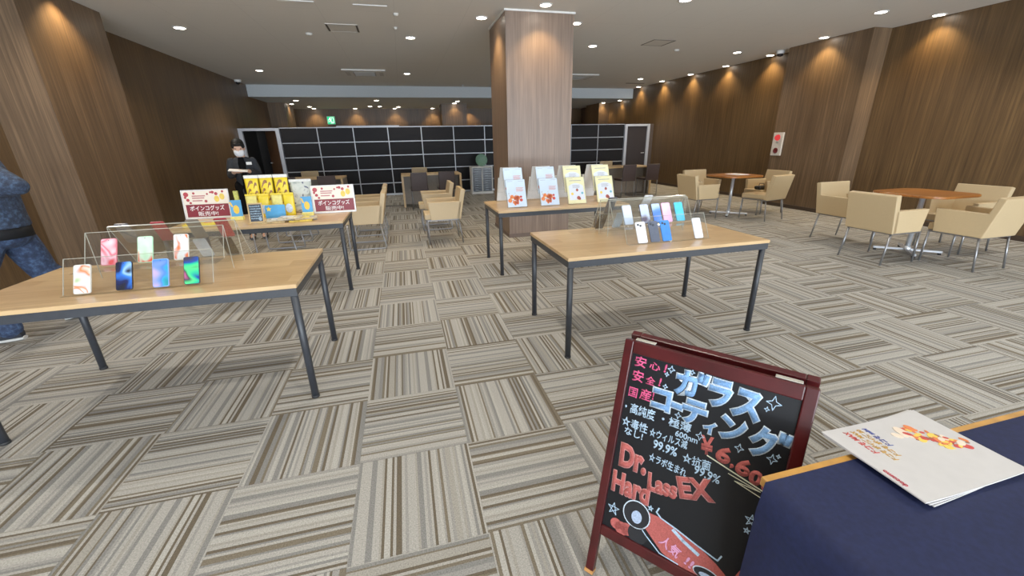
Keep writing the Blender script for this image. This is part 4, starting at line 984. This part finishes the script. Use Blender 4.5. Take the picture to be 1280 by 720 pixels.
for c, r in (((.410, .749), .017), ((.149, .759), .010), ((.139, .741), .006), ((.141, .703), .007), ((.191, .631), .009), ((.258, .594), .011), ((.357, .600), .011), ((.433, .602), .012), ((.206, .768), .007), ((.398, .728), .006), ((.445, .615), .005)):
    b = NB(); spark(b, c, r); part('chalk_sparkle', b, CH['white'], board)
b = NB(); strip(b, [(.286, .547), (.36, .527), (.428, .509)], .003, PM(.0046)); strip(b, [(.345, .520), (.425, .504), (.363, .506), (.433, .488)], .002, PM(.0046)); part('chalk_underline', b, plain('chalk_cream', (220, 220, 190), .9), board)

# ------------------------------------------------------------------ navy draped table with brochures, front right
t = thing('side_table', 'wooden table under a navy cloth at the front right corner', 'table', (1.0, -2.085, 0))
b = NB(); box(b, 0.004, 1.5, -.62, 0, .672, .694, .003); part('tabletop', b, plain('honey_wood', (206, 146, 62), .4, 0, .15, 20), t)
for x in (.05, 1.45):
    for y in (-.57, -.06):
        b = NB(); box(b, x - .02, x + .02, y - .02, y + .02, 0, .672, .003); part('leg', b, plain('honey_wood', (206, 146, 62), .4), t)
b = NB(); nx, ny = 30, 16; zt_ = .697
NAVY = plain('navy_cloth', (19, 26, 60), .75, 0, .12, 90, .25, .15)
grid = []
y1, y0 = -2.103, -2.715
def drop(x, y, k):      # hanging part with soft folds
    return .0
rows = []
xs = [0.997 + (1.503 - .0) * i / nx for i in range(nx + 1)]
ys = [y1 + (y0 - y1) * j / ny for j in range(ny + 1)]
top = [[b.verts.new((x, y, zt_)) for y in ys] for x in xs]
for i in range(nx):
    for j in range(ny): b.faces.new([top[i][j], top[i + 1][j], top[i + 1][j + 1], top[i][j + 1]]).smooth = True
def skirt(edge, out, L=.66, m=10):
    prev = edge
    for k in range(1, m + 1):
        cur = []
        for q, v in enumerate(edge):
            a = k / m; fold = .020 * a * math.sin(q * 1.15) + .010 * a
            cur.append(b.verts.new((v.co.x + out[0] * (fold + .006), v.co.y + out[1] * (fold + .006), zt_ - .006 - (L - .006) * a + .0)))
        for q in range(len(edge) - 1): b.faces.new([prev[q], prev[q + 1], cur[q + 1], cur[q]]).smooth = True
        prev = cur
    return prev
skirt([top[0][j] for j in range(ny + 1)], (-1, 0)); skirt([top[i][ny] for i in range(nx + 1)], (0, -1)); skirt([top[nx][j] for j in range(ny + 1)], (1, 0))
tag(part('tablecloth', b, NAVY), 'navy blue cloth draped over the wooden table at the front right', 'tablecloth')
# brochures: A4 sheets, top edge towards -X, hanging over the far edge of the table
def flyer(dx, dy, z, rz, label, printed):
    t = thing('brochure', label, 'brochure', (1.379 + dx, -2.128 + dy, z), rz, 'white brochures on the navy cloth')
    M = Matrix.Rotation(PI / 2 + .035, 4, 'Z')            # local x = reading direction, y = up the page
    b = NB(); n = 8
    def zc(x, y): return .010 * max(0, (x - .03) / .08) ** 2 * .0 + .004 * ((y + .0) / .15) ** 2
    g = [[[b.verts.new(M @ Vector((-.105 + .21 * i / n, -.1485 + .297 * j / n, zc(-.105 + .21 * i / n, -.1485 + .297 * j / n) + s * .0025))) for j in range(n + 1)] for i in range(n + 1)] for s in (0, 1)]
    for s in (0, 1):
        for i in range(n):
            for j in range(n): b.faces.new([g[s][i][j], g[s][i + 1][j], g[s][i + 1][j + 1], g[s][i][j + 1]]).material_index = 1 - s
    for i in range(n):
        for j in (0, n): b.faces.new([g[0][i][j], g[0][i + 1][j], g[1][i + 1][j], g[1][i][j]]); b.faces.new([g[0][j][i], g[0][j][i + 1], g[1][j][i + 1], g[1][j][i]])
    part('cover', b, [plain('flyer_white', (196, 192, 190), .5, 0, .02), plain('flyer_back', (110, 44, 52), .6)], t)
    if printed:
        def L(s, x, y, w, h, mat, name, off=.02, sh=0.0):
            b = NB()
            text_bm(b, s, w, h, M @ Matrix.Translation((x, y, zc(x, y) + .0030)), off, .0006, 0, sh); part(name, b, mat, t, recalc=False)
        L('docomo', -.045, .139, .045, .010, plain('ink_docomo', (168, 24, 44), .5), 'logo_lettering', .03)
        b = NB()
        for k in range(5): box(b, -.09 + k * .012, -.083 + k * .012, .1435, .145, .0055, .0062, 0, M)
        part('small_print', b, pal['grey'], t)
        red, gold, blue = plain('ink_red', (178, 40, 44), .5), plain('ink_gold', (190, 140, 40), .5), plain('ink_blue', (52, 64, 140), .5)
        L('ドコモ MAX', .054, .096, .074, .015, red, 'plan_title', .03, .25); L('ドコモ ポイ活 MAX', .040, .077, .098, .014, gold, 'plan_title', .03, .25); L('ドコモ ポイ活 20', .044, .058, .090, .014, gold, 'plan_title', .03, .25); L('ドコモ mini', .058, .040, .062, .014, blue, 'plan_title', .03, .25)
        b = NB()
        for k in range(8): box(b, -.03 + k * .012, -.021 + k * .012, .111, .114, .0035, .0042, 0, M)
        part('tagline_print', b, plain('ink_crimson', (170, 60, 70), .5), t)
        r = random.Random(12)
        for nm, mat, N, R in (('orange_artwork', pal['orange'], 16, .011), ('red_artwork', pal['red'], 14, .009), ('yellow_artwork', pal['yellow'], 12, .010), ('pale_artwork', plain('ink_pale', (236, 214, 190), .5), 8, .014), ('dark_artwork', pal['brown'], 9, .005)):
            b = NB()
            for _ in range(N):
                a = r.uniform(0, 1); x = .06 - .08 * a + r.uniform(-.016, .016); y = -.03 - .085 * a + r.uniform(-.025, .025); rad = R * r.uniform(.5, 1.2); th = r.uniform(0, PI); e = r.uniform(.35, .8)
                prism(b, [(x + rad * (math.cos(k * PI / 6) * math.cos(th) - e * math.sin(k * PI / 6) * math.sin(th)), y + rad * (math.cos(k * PI / 6) * math.sin(th) + e * math.sin(k * PI / 6) * math.cos(th))) for k in range(12)], .0028, .0034 + r.uniform(0, .0006), M @ Matrix.Translation((0, 0, zc(x, y))))
            part(nm, b, mat, t)
for k in range(3): flyer(.012 - .006 * k, -.002 * k, .6985 + .0045 * k, .03 * (1 - k), ['white brochure at the bottom of the stack on the navy cloth', 'white brochure in the middle of the stack on the navy cloth', 'white brochure with red and gold titles on top of the stack on the navy cloth'][k], k == 2)

# ------------------------------------------------------------------ people
def loft(bm, secs, seg=20):
    """secs: (centre, rx, ry, xdir, ydir)"""
    rings = []
    for c, rx, ry, xd, yd in secs:
        c, xd, yd = Vector(c), Vector(xd).normalized(), Vector(yd).normalized()
        rings.append([bm.verts.new(c + xd * rx * math.cos(2 * PI * k / seg) + yd * ry * math.sin(2 * PI * k / seg)) for k in range(seg)])
    for a, b_ in zip(rings, rings[1:]):
        for k in range(seg): bm.faces.new([a[k], a[(k + 1) % seg], b_[(k + 1) % seg], b_[k]]).smooth = True
    bm.faces.new(rings[0][::-1]); bm.faces.new(rings[-1])

def limb(bm, pts, rad, flat=1.0, seg=14):
    """tapered limb through pts with a ball at each joint (merged by the voxel remesh)"""
    for i in range(len(pts) - 1):
        p, q = Vector(pts[i]), Vector(pts[i + 1]); n = 5; x, y = frame_of(q - p)
        secs = []
        for k in range(n + 1):
            a = k / n; r = rad[i] + (rad[i + 1] - rad[i]) * a; r *= 1 + .10 * math.sin(PI * a) * (1 if i % 2 == 0 else .6)
            secs.append((p.lerp(q, a), r, r * flat, x, y))
        loft(bm, secs, seg)
    for p, r in zip(pts, rad): ball(bm, p, r * .99, None, 14, 10)

def fused(name, bm, mats, parent, voxel=.008, smooth=6, label=None):
    bmesh.ops.recalc_face_normals(bm, faces=list(bm.faces))
    me = bpy.data.meshes.new(name); bm.to_mesh(me); bm.free()
    o = bpy.data.objects.new(name, me); COL.objects.link(o)
    r = o.modifiers.new('fuse', 'REMESH'); r.mode = 'VOXEL'; r.voxel_size = voxel; r.use_smooth_shade = True
    s = o.modifiers.new('soften', 'SMOOTH'); s.iterations = smooth; s.factor = .5
    dg = bpy.context.evaluated_depsgraph_get(); dg.update()
    m2 = bpy.data.meshes.new_from_object(o.evaluated_get(dg)); m2.name = name
    bpy.data.objects.remove(o); bpy.data.meshes.remove(me)
    m2.materials.clear()
    for p in m2.polygons: p.use_smooth = True
    o = link(name, m2, mats, parent)
    if label: o['label'] = label
    return o

def hand(bm, wrist, fwd, palm_n, side, curl=.5, s=1.0):
    """palm plus five separate curled fingers; fwd = finger direction, palm_n = direction the palm faces, side=+1 thumb on fwd x palm_n side"""
    fwd, pn = Vector(fwd).normalized(), Vector(palm_n).normalized(); lat = fwd.cross(pn).normalized() * side; w = Vector(wrist)
    secs = [(w + fwd * (.0 + .085 * a) * s, (.024 + .018 * math.sin(PI * min(1, a + .2) * .6)) * s, .013 * s, lat, pn) for a in (0, .25, .5, .75, 1)]
    loft(bm, secs, 14)
    for k, (off, L, r) in enumerate([(.030, .068, .0085), (.010, .076, .009), (-.010, .070, .0085), (-.029, .054, .0075)]):
        p = w + fwd * .080 * s + lat * off * s; d = fwd.copy(); pts = [w + fwd * .06 * s + lat * off * .9 * s, p]
        for seg_, f in enumerate((.45, .32, .23)):
            ang = curl * (.5 + .35 * seg_) + .06 * k
            d = (fwd * math.cos(ang * (seg_ + 1) * .62) + pn * math.sin(ang * (seg_ + 1) * .62)).normalized(); pts.append(pts[-1] + d * L * f * s)
        limb(bm, pts, [r * s, r * s, r * .95 * s, r * .88 * s, r * .75 * s], 1, 8)
    tp = w + fwd * .022 * s + lat * .024 * s; d1 = (fwd * .55 + lat * .75 + pn * .25).normalized(); d2 = (fwd * .85 + lat * .25 + pn * .45).normalized()
    limb(bm, [w + fwd * .012 * s, tp, tp + d1 * .036 * s, tp + d1 * .036 * s + d2 * .030 * s], [.013 * s, .012 * s, .010 * s, .008 * s], 1, 8)

def head_shape(bm, M, s=1.0):
    """head: M maps local (x right of person's left.., -y face, z up) with origin at chin-neck joint centre"""
    prof = [(-.005, .040, .046, -.030), (.015, .050, .058, -.026), (.04, .060, .070, -.018), (.075, .069, .083, -.008), (.11, .074, .092, .0), (.14, .075, .096, .004), (.17, .070, .090, .006), (.195, .055, .071, .008), (.212, .030, .040, .010), (.219, .008, .010, .010)]
    secs = [(M @ Vector((0, yo * s, z * s)), rx * s, ry * s, M.to_3x3() @ Vector((1, 0, 0)), M.to_3x3() @ Vector((0, 1, 0))) for z, rx, ry, yo in prof]
    loft(bm, secs, 22)
    b2 = bmesh.new()
    ball(b2, (0, -.100, .078), (.011, .016, .011)); ball(b2, (0, -.094, .095), (.009, .012, .026)); ball(b2, (0, -.088, .043), (.022, .010, .006)); ball(b2, (0, -.087, .034), (.019, .010, .006)); ball(b2, (0, -.078, .012), (.022, .016, .014))
    for sx in (-1, 1):
        ball(b2, (sx * .030, -.083, .128), (.022, .010, .006)); ball(b2, (sx * .074, .01, .085), (.010, .022, .030)); ball(b2, (sx * .046, -.055, .07), (.022, .026, .022))
    for v in b2.verts: v.co *= s
    merge(bm, b2, M)

SKIN = plain('skin', (206, 160, 134), .55, 0, .04, 40)
def eyes(M, parent, s=1.0):
    b = NB()
    for sx in (-1, 1): ball(b, (sx * .030 * s, -.080 * s, .112 * s), (.013 * s, .009 * s, .007 * s), M, 12, 8)
    part('eyes', b, plain('eye_dark', (34, 26, 24), .2), parent)

# -- staff woman: face mask, bob hair, dark grey jacket, black trousers, holding papers
P = thing('person', 'person in dark grey jacket and white face mask looking down at white papers', 'person', (-2.0, 4.6, 0), .22)
sk = NB()
MH = Matrix.Translation((0, -.035, 1.275)) @ Matrix.Rotation(.34, 4, 'X')
head_shape(sk, MH, .98)
limb(sk, [(0, .01, 1.19), (0, -.02, 1.30)], [.052, .048])
limb(sk, [(-.06, 0, 1.15), (0, .0, 1.19), (.06, 0, 1.15)], [.07, .06, .07]); limb(sk, [(0, .01, .85), (0, .01, 1.10)], [.08, .08])
for sx in (-1, 1): limb(sk, [(sx * .075, 0, .80), (sx * .078, -.01, .45), (sx * .08, .02, .09)], [.078, .052, .036]); limb(sk, [(sx * .08, .03, .06), (sx * .085, -.12, .035)], [.034, .028])
LW = (.075, -.225, 1.040); RW = (-.11, -.215, 1.030)
limb(sk, [(.138, .0, 1.185), (.175, .03, .98), LW], [.042, .036, .026]); limb(sk, [(-.138, .0, 1.185), (-.18, .02, .98), RW], [.045, .038, .027])
hand(sk, LW, (-.8, -.55, -.05), (.1, .1, .98), 1, .45, .92); hand(sk, RW, (.75, -.6, -.05), (.0, .1, .98), -1, .45, .92)
body = fused('body', sk, SKIN, P, .006, 4)
eyes(MH, P, .98)
hb = NB()
secs = [(MH @ Vector((0, yo, z)), rx, ry, MH.to_3x3() @ Vector((1, 0, 0)), MH.to_3x3() @ Vector((0, 1, 0))) for z, rx, ry, yo in [(.05, .060, .055, .045), (.08, .080, .072, .035), (.11, .083, .088, .022), (.145, .083, .100, .012), (.175, .079, .099, .010), (.20, .064, .080, .010), (.22, .038, .046, .012), (.228, .006, .008, .012)]]
loft(hb, secs, 22); ball(hb, (0, .11, .12), (.045, .04, .045), MH)
for sx in (-1, 1): ball(hb, (sx * .062, -.035, .135), (.022, .045, .035), MH)
ball(hb, (.0, -.075, .172), (.060, .022, .020), MH)
fused('hair', hb, plain('black_hair', (8, 7, 7), .6, 0, .2, 80, .2), P, .006, 3)
mb = NB()
secs = [(MH @ Vector((0, yo, z)), rx, ry, MH.to_3x3() @ Vector((1, 0, 0)), MH.to_3x3() @ Vector((0, 1, 0))) for z, rx, ry, yo in [(-.004, .046, .030, -.062), (.02, .060, .040, -.068), (.05, .067, .045, -.068), (.075, .066, .046, -.066), (.088, .056, .040, -.064)]]
loft(mb, secs, 20)
fused('face_mask', mb, plain('mask_white', (222, 226, 232), .8), P, .006, 2)
jb = NB()
secs = [((0, .005, .70), .138, .112, (1, 0, 0), (0, 1, 0)), ((0, .005, .80), .140, .112, (1, 0, 0), (0, 1, 0)), ((0, .005, .93), .126, .100, (1, 0, 0), (0, 1, 0)), ((0, .0, 1.06), .138, .108, (1, 0, 0), (0, 1, 0)), ((0, .0, 1.15), .152, .098, (1, 0, 0), (0, 1, 0)), ((0, .005, 1.205), .125, .074, (1, 0, 0), (0, 1, 0)), ((0, .01, 1.24), .066, .056, (1, 0, 0), (0, 1, 0))]
loft(jb, secs, 28)
limb(jb, [(.135, .0, 1.175), (.178, .03, .975), (.095, -.175, 1.035)], [.058, .052, .042]); limb(jb, [(-.135, .0, 1.175), (-.183, .02, .975), (-.125, -.17, 1.02)], [.058, .052, .042])
fused('jacket', jb, plain('jacket_grey', (42, 44, 48), .9, 0, .1, 60, .2), P, .009, 4)
ib = NB(); prism(ib, [(-.045, .73), (.04, .73), (.036, .95), (.045, 1.15), (.03, 1.235), (-.03, 1.235), (-.045, 1.15), (-.036, .95)], 0, .025, Matrix.Translation((0, -.103, 0)) @ Matrix.Rotation(PI / 2, 4, 'X')); 
for v in ib.verts: v.co.y += .045 * max(0, (v.co.z - 1.12) / .12) ** 1.3
part('black_top', ib, plain('top_black', (7, 7, 8), .9, 0, .05, 30, .1), P)
tb_ = NB(); box(tb_, .058, .128, -.122, -.114, 1.125, 1.165, .002); part('name_tag', tb_, WHITE, P)
tr = NB()
for sx in (-1, 1): limb(tr, [(sx * .078, 0, .82), (sx * .08, -.01, .45), (sx * .082, .02, .08)], [.092, .070, .055])
ball(tr, (0, 0, .80), (.155, .110, .10)); fused('trousers', tr, plain('trousers_black', (9, 9, 11), .9, 0, .05, 30, .1), P, .009, 4)
for sx in (-1, 1):
    sb = NB(); loft(sb, [((sx * .082, .06, .03), .034, .028, (1, 0, 0), (0, 0, 1)), ((sx * .084, .0, .04), .040, .040, (1, 0, 0), (0, 0, 1)), ((sx * .087, -.09, .03), .043, .030, (1, 0, 0), (0, 0, 1)), ((sx * .088, -.155, .02), .024, .019, (1, 0, 0), (0, 0, 1))], 14); part('shoe', sb, BLACK, P)
o = thing('paper_sheets', 'white papers held by the person in the grey jacket', 'paper', (-2.0, 4.6, 0), .22)
b = NB(); M = Matrix.Translation((-.03, -.315, 1.055)) @ Matrix.Rotation(.10, 4, 'Y') @ Matrix.Rotation(.12, 4, 'X'); box(b, -.13, .105, -.085, .085, 0, .006, .001, M); part('sheet', b, PAPER, o)

# -- walking person in denim, cut by the left edge
P = thing('person', 'person in denim jacket and blue jeans walking out at the left edge behind the table', 'person', (-2.58, 1.27, 0), 0)
def L2(p): return (p[0] + 2.58, p[1] - 1.27, p[2])
hipF, kneeF, ankF = (-2.63, 1.16, .84), (-2.80, 1.10, .47), (-2.72, 1.10, .10)
hipR, kneeR, ankR = (-2.63, 1.33, .82), (-2.59, 1.41, .47), (-2.42, 1.56, .14)
chest, neck, headc = (-2.62, 1.25, 1.22), (-2.64, 1.25, 1.39), (-2.68, 1.25, 1.43)
shN, shF = (-2.52, 1.06, 1.335), (-2.72, 1.44, 1.33)
elN, wrN = (-2.235, 1.00, 1.155), (-2.50, .92, 1.13)
elF, wrF = (-2.80, 1.50, 1.08), (-2.98, 1.36, 1.12)
sk = NB()
limb(sk, [L2((-2.60, 1.26, .88)), L2(chest), L2(neck)], [.09, .10, .055]); limb(sk, [L2(shN), L2(chest), L2(shF)], [.05, .09, .05])
limb(sk, [L2(hipF), L2(kneeF), L2(ankF)], [.085, .056, .040]); limb(sk, [L2(hipR), L2(kneeR), L2(ankR)], [.085, .056, .040])
limb(sk, [L2(shN), L2(elN), L2(wrN)], [.05, .042, .029]); limb(sk, [L2(shF), L2(elF), L2(wrF)], [.05, .042, .029])
limb(sk, [L2(ankF), L2((-2.88, 1.077, .035))], [.030, .020]); limb(sk, [L2(ankR), L2((-2.55, 1.506, .045))], [.030, .020])
MH2 = Matrix.Translation(L2((-2.66, 1.25, 1.435))) @ Matrix.Rotation(-PI / 2, 4, 'Z') @ Matrix.Rotation(.15, 4, 'X')
head_shape(sk, MH2, 1.02); hand(sk, L2(wrN), (-.95, .05, .1), (0, .3, -.9), 1, .6); hand(sk, L2(wrF), (-.9, -.3, .1), (0, -.3, -.9), -1, .6)
fused('body', sk, SKIN, P, .007, 4); eyes(MH2, P, 1.02)
hb = NB()
secs = [(MH2 @ Vector((0, yo, z)), rx, ry, MH2.to_3x3() @ Vector((1, 0, 0)), MH2.to_3x3() @ Vector((0, 1, 0))) for z, rx, ry, yo in [(.06, .066, .05, .06), (.10, .084, .080, .035), (.145, .086, .102, .012), (.18, .080, .098, .010), (.205, .062, .080, .010), (.226, .034, .044, .012), (.232, .006, .008, .012)]]
loft(hb, secs, 22); fused('hair', hb, plain('dark_hair', (30, 26, 24), .5, 0, .2, 80), P, .007, 3)
def denim(name, a, c, sc):
    m, nt, bb, o_ = mat_new(name); tc = nt.nodes.new('ShaderNodeTexCoord'); n = nt.nodes.new('ShaderNodeTexNoise'); n.inputs['Scale'].default_value = sc; n.inputs['Detail'].default_value = 6; n.inputs['Roughness'].default_value = .7
    nt.links.new(tc.outputs['Object'], n.inputs['Vector']); nt.links.new(ramp(nt, n.outputs['Fac'], [(.34, a), (.5, tuple((2 * x + y) / 3 for x, y in zip(a, c))), (.70, c)]), bb.inputs['Base Color']); bb.inputs['Roughness'].default_value = .85
    bp = nt.nodes.new('ShaderNodeBump'); bp.inputs['Strength'].default_value = .5; bp.inputs['Distance'].default_value = .02; nt.links.new(n.outputs['Fac'], bp.inputs['Height']); nt.links.new(bp.outputs[0], bb.inputs['Normal'])
    return m
jb = NB(); yx = (0, 1, 0)
secs = []
for p, rx, ry in [((-2.605, 1.25, .845), .146, .172), ((-2.605, 1.25, .93), .142, .168), ((-2.61, 1.25, 1.08), .145, .18), ((-2.62, 1.25, 1.22), .145, .195), ((-2.63, 1.25, 1.33), .120, .185), ((-2.65, 1.25, 1.395), .078, .10), ((-2.66, 1.25, 1.43), .066, .070)]: secs.append((L2(p), rx, ry, (1, 0, 0), (0, 1, 0)))
loft(jb, secs, 28)
limb(jb, [L2(shN), L2(elN), L2(wrN)], [.072, .060, .050]); limb(jb, [L2(shF), L2(elF), L2(wrF)], [.085, .072, .055])
fused('denim_jacket', jb, denim('denim_jacket', (12, 20, 38), (60, 84, 114), 34), P, .010, 4)
bb_ = NB(); loft(bb_, [(L2((-2.605, 1.25, .770)), .139, .168, (1, 0, 0), yx), (L2((-2.605, 1.25, .860)), .137, .166, (1, 0, 0), yx)], 28); part('waistband', bb_, plain('belt_black', (16, 16, 18), .8, 0, .06, 30, .2), P)
tr = NB()
limb(tr, [L2(hipF), L2(kneeF), L2(ankF)], [.105, .088, .075]); limb(tr, [L2(hipR), L2(kneeR), L2(ankR)], [.105, .090, .075]); ball(tr, L2((-2.60, 1.25, .79)), (.132, .165, .10))
fused('jeans', tr, denim('jeans', (16, 28, 54), (64, 90, 128), 26), P, .010, 4)
def sneaker(heel, toe, lift, name='sneaker'):
    h, tt = Vector(heel), Vector(toe); d = (tt - h); X = Vector((-d.y, d.x, 0)).normalized(); Z = Vector((0, 0, 1)); b = NB()
    secs = [(h.lerp(tt, a) + Z * hz, w, hh, X, Z) for a, hz, w, hh in [(.0, .05, .030, .042), (.12, .062, .040, .056), (.35, .058, .044, .052), (.65, .042, .050, .036), (.9, .034, .042, .028), (1.0, .028, .018, .018)]]
    loft(b, secs, 16); s = part(name, b, plain('sneaker_navy', (28, 32, 42), .7), P)
    b = NB(); secs = [(h.lerp(tt, a) + Z * .012, w, .013, X, Z) for a, w in [(-.02, .030), (.1, .043), (.35, .046), (.65, .053), (.9, .046), (1.03, .018)]]; loft(b, secs, 16); part('sole', b, plain('sole_white', (206, 206, 202), .6), s)
sneaker(L2((-2.665, 1.115, .0)), L2((-2.96, 1.06, .0)), 0); sneaker(L2((-2.36, 1.59, .06)), L2((-2.62, 1.475, .0)), .06)

# ------------------------------------------------------------------ daylight and world
w = bpy.data.worlds.new('world'); SC.world = w; w.use_nodes = True
bg = w.node_tree.nodes['Background']; sky = w.node_tree.nodes.new('ShaderNodeTexSky'); sky.sky_type = 'HOSEK_WILKIE'; sky.turbidity = 6; sky.sun_direction = (0.3, .5, .8)
w.node_tree.links.new(sky.outputs[0], bg.inputs[0]); bg.inputs[1].default_value = .5
def area(name, loc, rot, sx, sy, e, col):
    l = bpy.data.lights.new(name, 'AREA'); l.shape = 'RECTANGLE'; l.size = sx; l.size_y = sy; l.energy = e; l.color = col
    o = bpy.data.objects.new(name, l); COL.objects.link(o); o.location = loc; o.rotation_euler = rot
area('window_daylight', (2.3, YF + .10, 1.7), (PI / 2, 0, 0), 11.4, 2.0, 680, (.70, .84, 1.0))
area('window_ground_bounce', (2.3, YF + .35, .75), (PI / 2 + .75, 0, 0), 11.4, .9, 1000, (.84, .92, 1.0))
SC.view_settings.view_transform = 'Standard'; SC.view_settings.look = 'None'; SC.view_settings.exposure = -0.2; SC.view_settings.gamma = 1.22
SC.cycles.use_denoising = True
SC.cycles.max_bounces = 8; SC.cycles.transparent_max_bounces = 24; SC.cycles.diffuse_bounces = 5
SC.cycles.sample_clamp_indirect = 6.0
